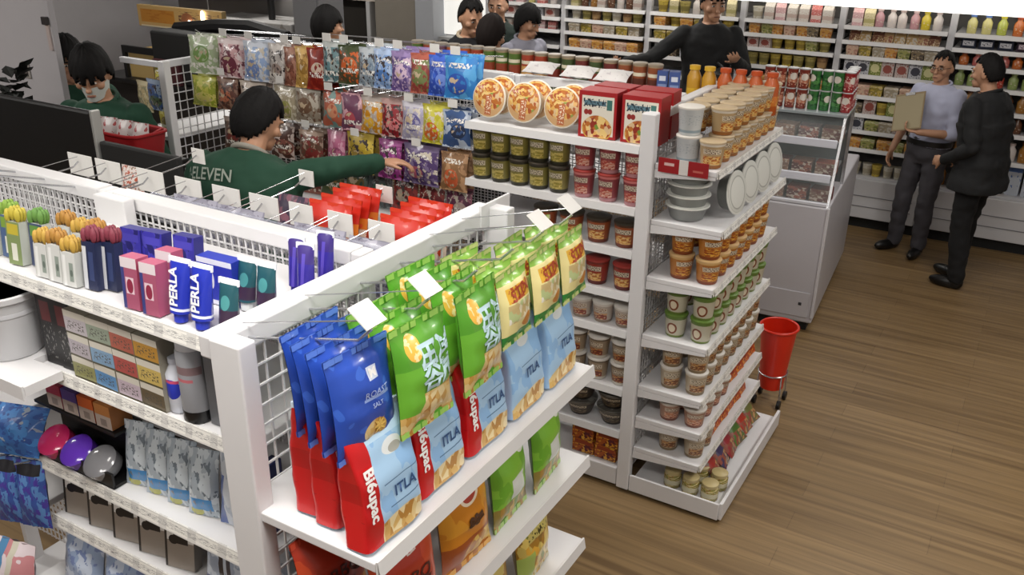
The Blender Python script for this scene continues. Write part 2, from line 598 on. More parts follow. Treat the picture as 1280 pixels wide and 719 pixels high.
# --- second run
Y2 = 3.7
nsec, ON = run_section('white noodle shelf unit facing the viewer, left of the tall white post', -2.16, -1.32, Y2, T2,
                       [(1.63, 3.245), (1.37, 3.245), (1.18, 3.245), (.985, 3.245), (.81, 3.245), (.52, 3.245), (.30, 3.245)],
                       [(1.66, 4.14), (1.3, 4.14), (.9, 4.14)], 3.235, 4.16, RAILW, .04)
nsec['label'] = 'white noodle shelf unit facing the viewer, beside the tall white post'
hsec, OS = run_section('white shelf unit of hanging sweets beside the bowl noodles', -3.12, -2.162, Y2, T2,
                       [(1.08, 3.3), (.8, 3.3), (.5, 3.3)], [(1.66, 4.14), (1.3, 4.14), (.9, 4.14)], 3.28, 4.16, RAILW, .04)
hsec2, OS2 = run_section('white shelf unit of hanging snacks behind the kneeling shop worker', -4.05, -3.122, Y2, T2,
                         [(1.08, 3.3), (.8, 3.3), (.5, 3.3)], [(1.66, 4.14), (1.3, 4.14)], 3.28, 4.16, RAILW, .04)
hsec2['label'] = 'white shelf unit of hanging snacks behind the bending shop worker'
# far left end rack of the second run
O = (-4.08, 3.66, 0)
lend = root('end_display_rack', 'white wire end rack beside the masked worker, yellow bags on it', 'display rack', O)
post(lend, O, -4.11, -4.06, 3.2, 3.245, 0, 1.72)
post(lend, O, -4.11, -4.06, 3.95, 4.0, 0, 1.72)
part('top_bar', MB().box(-4.105, -4.065, 3.245, 3.95, 1.685, 1.72), WHITE2, lend, off=O, bevel=.003)
part('side_bar', MB().box(-4.42, -4.11, 3.2, 3.23, 1.685, 1.715), WHITE2, lend, off=O, bevel=.003)
g = MB(); wires(g, 3.245, 3.95, .2, 1.69, 'y', -4.085, .05, .05, .0022)
part('grid_panel', g, WHITE2, lend, off=O)
for z in (1.3, 1.0, .7):
    shelf_part(lend, O, -4.42, -4.12, 3.22, 3.98, z, '-x')
part('base_deck', MB().box(-4.42, -4.12, 3.22, 3.98, .02, .11), WHITE2, lend, off=O)
# ------------------------------------------------------------------ packaging shapes
def clamp(x, a=0.0, b=1.0):
    return max(a, min(b, x))

class Pillow:
    def __init__(s, w, h, d, seal=.07, seed=0):
        s.w, s.h, s.d, s.s, s.k = w, h, d, seal, seed
    def env(s, v):
        t = clamp((v - s.s) / (1 - 2 * s.s))
        return max(0.0, math.sin(PI * t)) ** .55
    def xz(s, u, v):
        e = s.env(v)
        return (u - .5) * s.w * (1 - .07 * e), v * s.h
    def depth(s, u, v):
        e = s.env(v)
        g = max(0.0, 1 - abs(2 * u - 1) ** 2.4) ** .6
        wr = .0035 * math.sin(u * 17 + s.k * 1.7) * (1 - e) + .002 * math.sin(u * 9 + v * 13 + s.k) * e * g + .0022 * math.sin(v * 27 + 3 * u + s.k * 2) * g * e
        return s.d / 2 * e * g + wr * (s.d / .05) * g + .0006
    def front(s, u, v):
        x, z = s.xz(u, v)
        return (x, -s.depth(u, v), z)
    def back(s, u, v):
        x, z = s.xz(1 - u, v)
        return (x, s.depth(1 - u, v), z)
    def on(s, cx, cv, ang=0.0, lift=.0016):
        """placement of lettering with its middle at (cx, cv) of the front, turned by ang"""
        ca, sa = math.cos(ang), math.sin(ang)
        def fn(x, y):
            X, Y = x * ca - y * sa, x * sa + y * ca
            u, v = cx + X / (s.w * .95), cv + Y / s.h
            p = s.front(clamp(u), clamp(v))
            return (p[0], p[1] - lift, p[2])
        return fn

def bag_proto(name, cat, w, h, d, art, back, sealm=None, texts=(), seal=.07, seed=0, fine=True, hole=False):
    P = Pillow(w, h, d, seal, seed)
    nu, nv = (12, 16) if fine else (8, 10)
    mb = MB().grid(P.front, nu, nv, 0).grid(P.back, nu, nv, 1)
    me = mb.mesh(name, [art, back], 60)
    parts = []
    if sealm is not None:
        for lo, hi in ((0.0, seal * .8), (1 - seal * .8, 1.0)):
            k = MB()
            def f(sgn):
                return lambda u, v: ((u - .5) * w * 1.004, sgn * (.0022 + .001 * math.sin(u * 60)) , (lo + (hi - lo) * v) * h)
            k.grid(f(-1), 24, 2).grid(lambda u, v: f(1)(1 - u, v), 24, 2)
            parts.append(('seal', k.mesh(name + '_seal', sealm, 60)))
    for t in texts:
        parts.append(('lettering', text_mesh(t[0], t[1], t[2], P.on(t[3], t[4], t[5] if len(t) > 5 else 0), 1.0, t[6] if len(t) > 6 else .0)))
    return Proto(name, cat, me, parts)

def gusset_bag(name, cat, w, h, d, front, side, texts_front=(), texts_side=(), topm=None):
    """stand-up bag with deep side folds, closed in a line at the top"""
    def g(v):
        return (1 - clamp((v - .3) / .7) ** 2.6) * .95 + .05
    def ring(a, v):
        c, s_ = math.cos(a), math.sin(a)
        e = .32
        hx = w / 2 * (1 - .03 * math.sin(PI * v))
        hy = d / 2 * g(v) + .0015 + .003 * math.sin(PI * min(1, v * 1.3))
        x = hx * math.copysign(abs(c) ** e, c)
        y = hy * math.copysign(abs(s_) ** e, s_)
        pinch = .012 * math.sin(PI * v) if abs(x) > .93 * hx else 0
        y += .0025 * math.sin(v * 21 + x * 60) * (1 if y > 0 else -1) * abs(s_)
        return (x - math.copysign(pinch * (1 - abs(y) / (hy + 1e-6)), x), y, v * h)
    n, nv = 32, 16
    mb = MB()
    i0 = 0
    angs = [2 * PI * (k + .5) / n for k in range(n)]
    for k in range(n):
        a, b = angs[k], angs[(k + 1) % n]
        m = (a + (b if b > a else b + 2 * PI)) / 2
        isside = abs(math.cos(m)) ** .32 * w * .5 > .485 * w and abs(math.sin(m)) < .72
        for j in range(nv):
            v0, v1 = j / nv, (j + 1) / nv
            p = [ring(a, v0), ring(b, v0), ring(b, v1), ring(a, v1)]
            uv = [(clamp(q[0] / w + .5), q[2] / h) for q in p]
            mb.face(p, 1 if isside else 0, uv)
    mb.face([ring(a, 0) for a in angs[::-1]], 0)
    me = mb.mesh(name, [front, side], 50)
    # weld
    import bmesh
    bm = bmesh.new(); bm.from_mesh(me)
    bmesh.ops.remove_doubles(bm, verts=bm.verts, dist=1e-5)
    bm.to_mesh(me); bm.free()
    me.polygons.foreach_set('use_smooth', [True] * len(me.polygons))
    me.set_sharp_from_angle(angle=R(55))
    parts = []
    k = MB().box(-w / 2, w / 2, -.003, .003, h * .985, h * 1.035)
    parts.append(('seal', k.mesh(name + '_seal', topm or front)))
    for s, size, m, cx, cz, off, *dn in texts_front:
        def fn(x, y):
            X, Z = (cx + y, cz - x) if dn else (cx + x, cz + y)
            return (X, -(d / 2 * g(Z / h) + .0065), Z)
        parts.append(('lettering', text_mesh(s, size, m, fn, 1.0, off)))
    for s, size, m, cz, off in texts_side:
        for sg in (-1,):
            def fn(x, y):          # runs downward along the fold facing -x
                Z = cz - x
                return (-(w / 2 * (1 - .03 * math.sin(PI * Z / h)) - .0005) , -y * max(.3, g(Z / h)), Z)
            def fn2(x, y):
                Z = cz - x
                return (-(w / 2 + .0012), y * .9 * max(.35, g(Z / h)) - .001, Z)
            parts.append(('lettering', text_mesh(s, size, m, fn2, 1.0, off)))
    return Proto(name, cat, me, parts)

def cup_proto(name, cat, r0, r1, h, art, lid, lidh=.006, n=18, rimcol=None):
    mb = MB().lathe([(r0 * .96, 0), (r0, .004), (r1 * .985, h * .93), (r1, h * .94), (r1, h)], n, mats=[0, 0, 0, 0])
    me = mb.mesh(name, [art], 40)
    l = MB().lathe([(r1 * 1.04, h - .003), (r1 * 1.045, h + lidh * .6), (r1 * .97, h + lidh), (r1 * .5, h + lidh + .0005)], n, mats=[0, 0, 0, 0])
    return Proto(name, cat, me, [('lid', l.mesh(name + '_lid', lid, 40))])

def box_proto(name, cat, w, d, h, front, side, bevel=0, parts=()):
    me = MB().box(-w / 2, w / 2, -d / 2, d / 2, 0, h, 1, 0).mesh(name, [front, side])
    return Proto(name, cat, me, parts)

def bottle_proto(name, cat, r, h, body, cap, neck=.35, n=12, shoulder=.72):
    rn = r * neck
    mb = MB().lathe([(r * .9, 0), (r, .004), (r, h * shoulder), (rn, h * .88), (rn, h * .92)], n)
    c = MB().lathe([(rn * 1.25, h * .9), (rn * 1.25, h * .995), (rn * 1.1, h)], n)
    return Proto(name, cat, mb.mesh(name, [body], 45), [('cap', c.mesh(name + '_cap', cap, 45))])

def ords(i):
    return ORD[i]

def row(p, n, start, step, rot, label, group=None, layers=1, dz=0.0, word=None, depth=None):
    """n copies from start along step; label has {o} for the place in the row and {l} for the layer"""
    for j in range(layers):
        for i in range(n):
            q = Vector(start) + Vector(step) * i + Vector((0, 0, dz * j))
            rr = (rot if isinstance(rot, tuple) else (0, 0, rot))
            rr = (rr[0], rr[1], rr[2] + R(random.uniform(-6, 6)))
            p.place(q, rr, label.format(o=ords(i), l=('lower', 'upper', 'topmost')[j]) if layers > 1 else label.format(o=ords(i)), group)

FX = PI / 2           # front turned to +x
GREEN, YEL, PALE = '#6fb52c', '#e8d04a', '#efe6c8'
foil = mat('silver_seal', '#c9ccd0', .3, .6)
W_TXT = plain('#f2f0ee', .5)
D_TXT = plain('#23252b', .5)
CHIP = ['#c99a4e', '#d9b26a', '#e0c58a', '#b98334', '#cfa45a', '#ead7a6']

# ------------------------------------------------------------------ chips rack goods
blue_art = mat('blue_bag_print', '#2a4cab', .28, layers=[('noise', 3, .58, '#3a63c4'), ('rect', .52, .68, .68, .8, '#cfd8ea'), ('rect', .4, .82, .5, .53, '#8fa6dd'), ('food', 16, CHIP, ('ell', .55, .2, .2, .1))], coat=.4)
star = []
def star_mesh(P, cx, cv, r0, r1, n=8):
    f = P.on(cx, cv)
    mb = MB()
    pts = []
    for i in range(2 * n):
        a = PI * i / n
        rr = r1 if i % 2 == 0 else r0
        pts.append(f(rr * math.cos(a), rr * math.sin(a)))
    c = f(0, 0)
    for i in range(2 * n):
        mb.face([c, pts[i], pts[(i + 1) % (2 * n)]], 0)
    return mb
blue = bag_proto('crisp_packet', 'packet', .155, .2, .045, blue_art, plain('#233f95', .3), mat('blue_seal', '#5f83d8', .3), [('M', .022, W_TXT, .6, .74, 0, .001), ('ROAST', .018, plain('#b9c9ee', .4), .6, .56), ('SALT', .012, plain('#b9c9ee', .4), .6, .44)], seed=1)
Pst = Pillow(.155, .2, .045, .07, 1)
blue.parts.append(('star_emblem', star_mesh(Pst, .62, .22, .008, .018).mesh('star_emblem', plain('#d8b25c', .4))))
for i, (x, y, t) in enumerate(((-.9, 1.035, -.1), (-.945, 1.045, -.12), (-.99, 1.055, -.12), (-1.035, 1.07, -.1))):
    blue.place((x, y, 1.605), (t, 0, FX + R(-4 + 2 * i)), 'deep blue crisp packet, {} of the hanging row counted from the front'.format(ords(i)), 'blue packets on the first hook')

green_art = mat('green_bag_print', '#5c9a34', .3, layers=[('food', 13, CHIP, (.0, 1, 0, .36)), ('noise', 2.2, .5, '#559a2c', (0, 1, .5, 1)), ('rect', 0, .34, .2, .62, '#6aae34'), ('ell', .27, .8, .13, .12, '#e6b24a'), ('noise', 10, .55, '#f0d9a0', ('ell', .27, .8, .13, .12)), ('ell', .72, .17, .36, .14, '#b98a3a'), ('food', 9, CHIP, ('ell', .66, .18, .4, .17))], coat=.4)
green = bag_proto('corn_snack_bag', 'snack bag', .155, .215, .055, green_art, plain('#57a12a', .3), mat('green_seal', '#9ccb62', .3), [('\u7530\u56fd', .052, plain('#b4ced6', .5), .66, .68, 0, .002), ('\u8c37\u56ed', .052, plain('#b4ced6', .5), .66, .47, 0, .002)], seed=3)
for i, (x, y) in enumerate(((-.865, 1.165), (-.92, 1.175), (-.975, 1.18))):
    green.place((x, y, 1.6), (-.1, 0, FX + R(-3 + 2 * i)), 'bright green snack bag on the second hook, {} counted from the front'.format(ords(i)), 'green bags on the second hook')
for i, (x, y) in enumerate(((-.86, 1.355), (-.92, 1.36), (-.98, 1.365), (-1.03, 1.37))):
    green.place((x, y, 1.6), (-.1, 0, FX + R(3 - 2 * i)), 'bright green snack bag on the third hook, {} counted from the front'.format(ords(i)), 'green bags on the third hook')
yel_art = mat('yellow_label_print', '#e9dc9a', .3, layers=[('rect', 0, 1, .0, .17, '#2e8c40'), ('rect', .0, 1, .86, 1, '#8cba4a'), ('rect', .14, .9, .6, .8, '#e2b13c'), ('noise', 9, .54, '#b5562c', (.14, .9, .6, .8)), ('food', 12, ['#e9e4d6', '#c9b27c', '#e0d6b8', '#b8c48a', '#d9cfa6'], (.12, .9, .32, .58)), ('ell', .7, .27, .2, .09, '#c98436')], coat=.3)
pret = bag_proto('stick_snack_bag', 'snack bag', .135, .165, .045, yel_art, plain('#7fae55', .3), mat('yel_seal', '#c9d08a', .3), [('STIX', .036, plain('#a8452a', .5), .52, .7, .15, .001)], seed=5)
for k, (y, n, hk) in enumerate(((1.505, 4, 'fourth'), (1.645, 3, 'fifth'), (1.78, 3, 'sixth'))):
    for i in range(n):
        pret.place((-.87 - .05 * i, y + .01 * i, 1.632), (-.12, 0, FX + R((-1) ** i * 3)), 'pale yellow snack bag with green foot, {} hook, {} from the front'.format(hk, ords(i)), 'yellow bags on the {} hook'.format(hk))

lb_art = mat('light_blue_bag_print', '#a5c8e6', .32, layers=[('noise', 2.5, .52, '#8fb9e2'), ('rect', 0, 1, .84, 1, '#b9d6ec'), ('food', 11, CHIP + ['#e9dcb6'], ('ell', .6, .03, .62, .17)), ('ell', .62, .74, .16, .07, '#dfe4e4'), ('ell', .66, .71, .1, .04, '#a9a9a0'), ('rect', .36, .95, .475, .484, '#4c6d94'), ('rect', .42, .95, .26, .27, '#4c6d94'), ('rect', -.1, .27, -.1, 1.1, '#bd181b')], coat=.3)
red_side = mat('red_side_fold', '#c4191c', .35, layers=[('noise', 3, .55, '#b01317')], coat=.2)
lb = gusset_bag('prawn_cracker_bag', 'snack bag', .165, .235, .06, lb_art, red_side,
                [('ITLA', .03, plain('#2f4f7c', .5), .03, .088, .0008), ('Bi6upac', .034, W_TXT, -.055, .11, .0012, True)], [], mat('light_blue_seal', '#cfe0ee', .35))
lb_plain = mat('light_blue_plain_print', '#a5c8e6', .32, layers=[('noise', 2.5, .52, '#8fb9e2'), ('rect', 0, 1, .84, 1, '#b9d6ec'), ('food', 11, CHIP + ['#e9dcb6'], ('ell', .6, .03, .62, .17)), ('ell', .5, .72, .16, .07, '#dfe4e4'), ('rect', .3, .95, .475, .484, '#4c6d94')], coat=.3)
lb2 = gusset_bag('prawn_cracker_bag', 'snack bag', .165, .235, .06, lb_plain, plain('#9fc0e0', .35), [('ITLA', .03, plain('#2f4f7c', .5), .015, .088, .0008)], [], mat('light_blue_seal_plain', '#cfe0ee', .35))
for i, (x, y, rz, tl) in enumerate(((-.885, 1.05, -2, -.1), (-.9, 1.225, 0, -.12), (-.9, 1.4, 0, -.12), (-.9, 1.575, 2, -.12), (-.9, 1.745, 3, -.12))):
    (lb if i < 3 else lb2).place((x, y, 1.427), (tl, 0, FX + R(rz)), ('light blue and red' if i < 3 else 'plain light blue') + ' cracker bag, {} from the near end of its shelf'.format(ords(i)), 'light blue bags standing on the shelf')
for i, (x, y, rz) in enumerate(((-.985, 1.075, 2), (-1.045, 1.085, 4))):
    lb.place((x, y, 1.427), (-.04, 0, FX + R(rz)), 'light blue and red cracker bag set back behind the first, {} behind'.format(ords(i)), 'light blue bags standing deeper on the shelf')
CC = ['#c9a02c', '#d8b548', '#a87a24', '#e3c96a', '#8e6a1e', '#d9a63a']
redb_art = mat('red_bag_print', '#a8331f', .33, layers=[('noise', 2.4, .52, '#bb4426'), ('food', 8, ['#d98a2a', '#e2a23c', '#b9651e', '#cf7a24'], ('ell', .78, .12, .3, .16)), ('rect', .46, .62, .74, .86, '#d9cfc8')], coat=.35)
redb = bag_proto('crisp_bag', 'snack bag', .19, .235, .06, redb_art, plain('#922a1c', .35), mat('red_seal', '#bf4a34', .35), [('M', .03, plain('#b2301f', .5), .54, .8, 0, .001), ('BBQ', .045, plain('#4a1712', .5), .56, .5, 0, .001), ('CHIPS', .02, plain('#5a1d15', .5), .56, .36)], seed=7)
redb.place((-.885, 1.11, 1.147), (-.1, 0, FX + R(-5)), 'dark red crisp bag at the near end of the second shelf', None)
redb.place((-1.02, 1.05, 1.147), (-.1, 0, FX), 'dark red crisp bag behind the first on the second shelf', None)
or_art = mat('orange_bag_print', '#c97f1e', .33, layers=[('noise', 2.2, .5, '#d6952c', (0, 1, .45, 1)), ('rect', 0, 1, 0, .34, '#9a4a1c'), ('food', 9, ['#d9a63a', '#e3bd5c', '#c48a2a', '#b36f20'], ('ell', .68, .13, .36, .18)), ('ell', .5, .8, .2, .13, '#e8d9c0'), ('ell', .5, .8, .15, .1, '#a83a24')], coat=.35)
orb = bag_proto('crisp_bag', 'snack bag', .18, .235, .06, or_art, plain('#b0681c', .35), mat('orange_seal', '#d7a24e', .35), [('88=', .035, plain('#4a2a12', .5), .55, .5, 0, .002)], seed=9)
orb.place((-.885, 1.325, 1.147), (-.1, 0, FX + R(-3)), 'orange crisp bag with a round emblem, beside the red bag', None)
gl_art = mat('lime_bag_print', '#7fb93a', .33, layers=[('noise', 2.4, .52, '#6aa82e'), ('rect', .35, .75, .28, .5, '#d2d8d2'), ('food', 9, ['#a8843c', '#8c7a3a', '#c9a75a', '#6f8a3a'], (0, 1, .0, .26)), ('ell', .75, .8, .15, .1, '#dfe6dc')], coat=.35)
glb = bag_proto('crisp_bag', 'snack bag', .165, .235, .055, gl_art, plain('#5c8f2c', .35), mat('lime_seal', '#a9c878', .35), seed=11)
glb.place((-.885, 1.515, 1.147), (-.1, 0, FX + R(3)), 'lime green crisp bag beside the orange one', None)
glb.place((-.885, 1.7, 1.147), (-.1, 0, FX + R(5)), 'lime green crisp bag at the far end of its shelf', None)
yb_art = mat('clear_chip_bag_print', '#b99a3a', .3, layers=[('food', 10, CC + ['#c9b25c', '#7f8a34']), ('rect', .2, .85, .62, .78, '#c9bb6a'), ('noise', 14, .56, '#3f3a16', (.2, .85, .62, .78)), ('rect', 0, .3, 0, .5, '#9db35a')], coat=.4)
ybb = bag_proto('crisp_bag', 'snack bag', .19, .225, .06, yb_art, plain('#a88a34', .35), mat('clear_seal', '#c9c4a4', .35), seed=13)
bb_art = mat('brown_chip_bag_print', '#8a6428', .3, layers=[('food', 10, ['#7a5320', '#a07430', '#5f3d18', '#b98a3e', '#8f8a40']), ('rect', .0, .45, 0, .25, '#3a5fa0'), ('rect', .1, .8, .6, .75, '#c8b66a')], coat=.4)
bbb = bag_proto('crisp_bag', 'snack bag', .19, .225, .06, bb_art, plain('#7c5a26', .35), mat('brown_seal', '#b4a078', .35), seed=15)
bbb.place((-.885, 1.42, .872), (-.1, 0, FX), 'brown see-through crisp bag on the third shelf', None)
ybb.place((-.885, 1.64, .872), (-.1, 0, FX + R(5)), 'golden see-through crisp bag at the far end of the third shelf', None)
bbb.place((-.885, 1.2, .872), (-.1, 0, FX), 'brown see-through crisp bag nearest the viewer on the third shelf', None)
glb.place((-.885, 1.74, .602), (-.1, 0, FX), 'lime green crisp bag at the far end of the fourth shelf', None)
ybb.place((-.885, 1.53, .602), (-.1, 0, FX), 'golden see-through crisp bag on the fourth shelf', None)

# ------------------------------------------------------------------ noodle goods
NOOD = ['#c98a3c', '#d9a95c', '#b3682a', '#e0c07a', '#a5522a', '#d2b48a']
bowl_lid = mat('bowl_lid_print', '#c9a172', .35, layers=[('food', 11, NOOD + ['#8a9a4a'], ('ell', .5, .42, .46, .4)), ('rect', .4, .6, .42, .95, '#b5653c'), ('noise', 22, .55, '#efe0c6', (.42, .58, .45, .92)), ('ell', .5, .2, .3, .16, '#d8b65a'), ('food', 16, NOOD, ('ell', .5, .2, .28, .14))], coat=.2)
bowl_side = plain('#d9cdb8', .45)
def lid_bowl():
    r = .083
    mb = MB().lathe([(.055, 0), (.06, .006), (r * .95, .07), (r, .074)], 28)
    me = mb.mesh('noodle_bowl', [bowl_side], 40)
    l = MB().lathe([(r * 1.02, .073), (r * 1.03, .077), (r * .97, .08)], 28, mats=[1, 1, 0])
    return Proto('noodle_bowl', 'bowl', me, [('lid', l.mesh('bowl_lid', [bowl_lid, plain('#ddd6c6', .4)], 40))])
nb = lid_bowl()
for i, x in enumerate((-2.065, -1.888, -1.708)):
    nb.place((x, 3.375, 1.72), (R(80), 0, R(random.uniform(-4, 4))), 'noodle bowl on edge, printed lid outward, {} from the hanging sweets'.format(ords(i)), None)
    nb.place((x + .01, 3.46, 1.72), (R(80), 0, 0), 'noodle bowl on edge, second in depth behind the {} printed lid'.format(ords(i)), None)
rbx = mat('red_noodle_box_print', '#9c1a1e', .4, layers=[('rect', .08, .93, .06, .9, '#d8d2c4'), ('ell', .5, .2, .4, .28, '#c79a42'), ('food', 12, NOOD + ['#8c2f20', '#6f8a34'], ('ell', .5, .22, .38, .27)), ('rect', .14, .72, .7, .8, '#5a7a86'), ('noise', 18, .53, '#24313c', (.12, .75, .66, .84)), ('rect', .74, .88, .62, .84, '#3a6a64'), ('ell', .2, .55, .06, .06, '#8c2a24'), ('ell', .3, .55, .06, .06, '#8c2a24')])
redbox = box_proto('noodle_carton', 'carton', .165, .11, .19, rbx, plain('#8f1a1e', .45))
redbox.place((-1.535, 3.33, 1.632), (0, 0, R(3)), 'red noodle carton with a food picture, beside the bowls', None)
redbox.place((-1.345, 3.335, 1.632), (0, 0, R(1)), 'red noodle carton with a food picture, beside the white post', None)
redbox.place((-1.53, 3.46, 1.632), (0, 0, R(-3)), 'red noodle carton standing second in depth next to the bowls', None)
redbox.place((-1.352, 3.47, 1.632), (0, 0, R(4)), 'red noodle carton standing second in depth by the post', None)

def cup_art(name, base, band, pic, top=None, dark='#3a2a1c'):
    return mat(name, base, .4, layers=[('rect', 0, 1, 0, .14, band), ('rect', 0, 1, .88, 1, top or band), ('food', 26, pic, (.36, .64, .16, .5)), ('rect', .37, .63, .58, .78, '#ddd2bb'), ('noise', 42, .52, dark, (.38, .62, .58, .78)), ('food', 26, pic, (0, .16, .16, .5)), ('food', 26, pic, (.84, 1, .16, .5)), ('noise', 40, .52, dark, (.0, .2, .56, .8)), ('noise', 40, .52, dark, (.8, 1, .56, .8))])
LIDW, LIDK, LIDG, LIDR = plain('#cfcac2', .4), plain('#3b352c', .4), plain('#7c8a4a', .4), plain('#9c3a34', .4)
olive = cup_proto('noodle_cup', 'noodle cup', .04, .048, .112, cup_art('olive_cup_print', '#837a3e', '#2c2a1e', ['#b8a452', '#c9b86a', '#8f8434', '#d6c37a'], '#2f2c22'), LIDK)
row(olive, 5, (-1.71, 3.30, 1.372), (-.098, 0, 0), 0, 'olive green noodle cup, {l} layer, {o} from the red cups', None, 2, .121)
pinkc = cup_proto('noodle_cup', 'noodle cup', .038, .047, .112, cup_art('pink_cup_print', '#8f3f44', '#b38084', ['#d9b0a0', '#b3483c', '#c98068', '#8f2f34'], '#d07a78', '#5a1820'), LIDR)
row(pinkc, 3, (-1.36, 3.30, 1.372), (-.115, 0, 0), 0, 'rose red noodle cup, {l} layer, {o} from the white post', None, 2, .121)
orange_c = cup_proto('noodle_cup', 'noodle cup', .044, .054, .105, cup_art('orange_cup_print', '#9a4e26', '#6a2f1c', NOOD, '#4a2a18'), LIDK)
row(orange_c, 4, (-1.385, 3.31, 1.182), (-.13, 0, 0), 0, 'rust orange noodle cup, third shelf down, {o} from the white post', None)
red_c = cup_proto('noodle_cup', 'noodle cup', .042, .053, .11, cup_art('red_cup_print', '#9a3426', '#5a1d18', NOOD, '#7a2a20'), LIDR)
row(red_c, 4, (-1.38, 3.31, .987), (-.13, 0, 0), 0, 'brick red noodle cup, fourth shelf down, {o} from the white post', None)
white_c = cup_proto('noodle_cup', 'noodle cup', .04, .05, .09, cup_art('white_cup_print', '#bdb0a4', '#8a7a6a', ['#9a4a3a', '#c99a6a', '#7a3a30', '#d9c2a0'], '#d8d2ca', '#6a2a2a'), LIDW)
row(white_c, 3, (-1.365, 3.31, .812), (-.105, 0, 0), 0, 'white noodle cup, fifth shelf down, {o} from the white post', None)
brown_c = cup_proto('noodle_cup', 'noodle cup', .04, .05, .1, cup_art('brown_cup_print', '#9c8a72', '#c9c2b6', ['#8a3a28', '#b3763c', '#5f2a20', '#cfa86a'], '#6a5a46', '#4a1d18'), LIDW)
row(brown_c, 3, (-1.365, 3.31, .522), (-.115, 0, 0), 0, 'brown and white noodle cup, {l} layer, sixth shelf, {o} from the post', None, 2, .108)
dark_bowl = cup_proto('noodle_bowl', 'bowl', .05, .075, .075, cup_art('dark_bowl_print', '#4a4038', '#2a2622', ['#6a5a46', '#3a332c', '#8a7a62'], '#8a8478'), mat('grey_bowl_lid', '#6f6c66', .35, layers=[('noise', 8, .5, '#4a4742')]))
row(dark_bowl, 3, (-1.4, 3.33, .302), (-.165, 0, 0), 0, 'dark lidded noodle bowl low on the rack, {o} from the white post', None)
row(dark_bowl, 2, (-1.4, 3.33, .386), (-.165, 0, 0), 0, 'dark lidded noodle bowl stacked upon another, {o} from the post', None)
pk_art = mat('orange_carton_print', '#a8641e', .4, layers=[('food', 7, ['#c9882a', '#a5521e', '#7a2f1c', '#d9a23a', '#5a1f2a']), ('rect', .1, .9, .62, .9, '#8f3a20')])
pack = box_proto('noodle_packet', 'packet', .11, .2, .07, pk_art, pk_art)
for i, x in enumerate((-1.40, -1.52)):
    for j in range(2):
        pack.place((x, 3.37, .112 + .072 * j), (0, 0, R(random.uniform(-3, 3))), 'orange noodle packet on the bottom deck, {} layer, {} from the post'.format(('lower', 'upper')[j], ords(i)), None)

# end rack (fronts turned to +x, ends open toward the viewer)
def endrow(p, z, xs, ys, look, shelf, layers=1, dz=.0, skip=()):
    for j in range(layers):
        for a, x in enumerate(xs):
            for i, y in enumerate(ys):
                if (a, i) in skip:
                    continue
                if a > 0 and i > 0 and j < layers - 1:
                    continue
                if a > 1 and i > 1:
                    continue
                lay = '' if layers == 1 else (('lower', 'upper', 'top')[j] + ' layer, ')
                dep = 'front row' if a == 0 else 'row {} back'.format(('', 'one', 'two', 'three')[a])
                p.place((x, y, z + .002 + dz * j), (0, 0, R((30 if i == 0 else 60) + random.uniform(-12, 12))), '{}, {} shelf, {}{}, {} from the post'.format(look, shelf, lay, dep, ords(i)), None)
tan_c = cup_proto('noodle_cup', 'noodle cup', .04, .05, .1, cup_art('tan_cup_print', '#b49a72', '#8f5a2a', NOOD, '#d8d0c2', '#5a3a24'), plain('#b5a182', .4))
wht_c = cup_proto('noodle_cup', 'noodle cup', .042, .05, .105, mat('pale_cup_print', '#bfc3c4', .4, layers=[('rect', 0, 1, .1, .2, '#8fa0a8'), ('noise', 30, .6, '#9aa6ac', (0, 1, .4, .8))]), LIDW)
endrow(tan_c, 1.575, (-1.055, -1.165), [3.32 + .108 * i for i in range(8)], 'tan noodle cup', 'top', 2, .108, skip=((0, 0), (1, 0)))
for j in range(2):
    wht_c.place((-1.155, 3.33, 1.577 + .113 * j), R(20), 'pale grey paper cup on the top end shelf, {}'.format(('beneath another one', 'stacked upon its twin')[j]), None)
tan_c.place((-1.05, 3.31, 1.577), R(20), 'tan noodle cup on the top end shelf, at the aisle corner', None)
ob_c = cup_proto('noodle_cup', 'noodle cup', .042, .052, .1, cup_art('amber_cup_print', '#b0702a', '#7a3a1c', ['#d9a23c', '#b3641e', '#8a3a1a', '#e0b85a'], '#cfa86a', '#4a1f12'), plain('#c9a674', .4))
endrow(ob_c, 1.09, (-1.02, -1.135), [3.32 + .112 * i for i in range(7)], 'amber noodle cup', 'third end', 2, .108)
gr_c = cup_proto('noodle_cup', 'noodle cup', .04, .049, .1, mat('green_white_cup_print', '#bcb8a4', .4, layers=[('rect', 0, 1, .0, .1, '#6a7a3a'), ('rect', 0, 1, .84, 1, '#5f7a34'), ('ell', .42, .42, .085, .26, '#7a3f22'), ('ell', .42, .42, .055, .18, '#d8cdb4'), ('ell', .75, .42, .085, .26, '#7a3f22'), ('ell', .75, .42, .055, .18, '#d8cdb4'), ('ell', .1, .42, .085, .26, '#7a3f22'), ('ell', .1, .42, .055, .18, '#d8cdb4')]), plain('#5e7a34', .4))
endrow(gr_c, .82, (-1.02, -1.135), [3.32 + .108 * i for i in range(8)], 'green noodle cup', 'fourth end', 2, .108)
bw_c = cup_proto('noodle_cup', 'noodle cup', .04, .049, .1, cup_art('beige_cup_print', '#b3a48c', '#7c6a4e', ['#8a5a34', '#b98a54', '#6a3a24', '#d2b48a'], '#cfc8ba', '#54402c'), LIDW)
endrow(bw_c, .57, (-1.02, -1.135), [3.32 + .108 * i for i in range(8)], 'beige noodle cup', 'fifth end', 2, .106)
pk_c = cup_proto('noodle_cup', 'noodle cup', .04, .05, .085, cup_art('salmon_cup_print', '#a8806a', '#7a4a3c', ['#9a4a34', '#c98a64', '#d9b094', '#6f2f26'], '#cdbfb2', '#6a2a24'), LIDW)
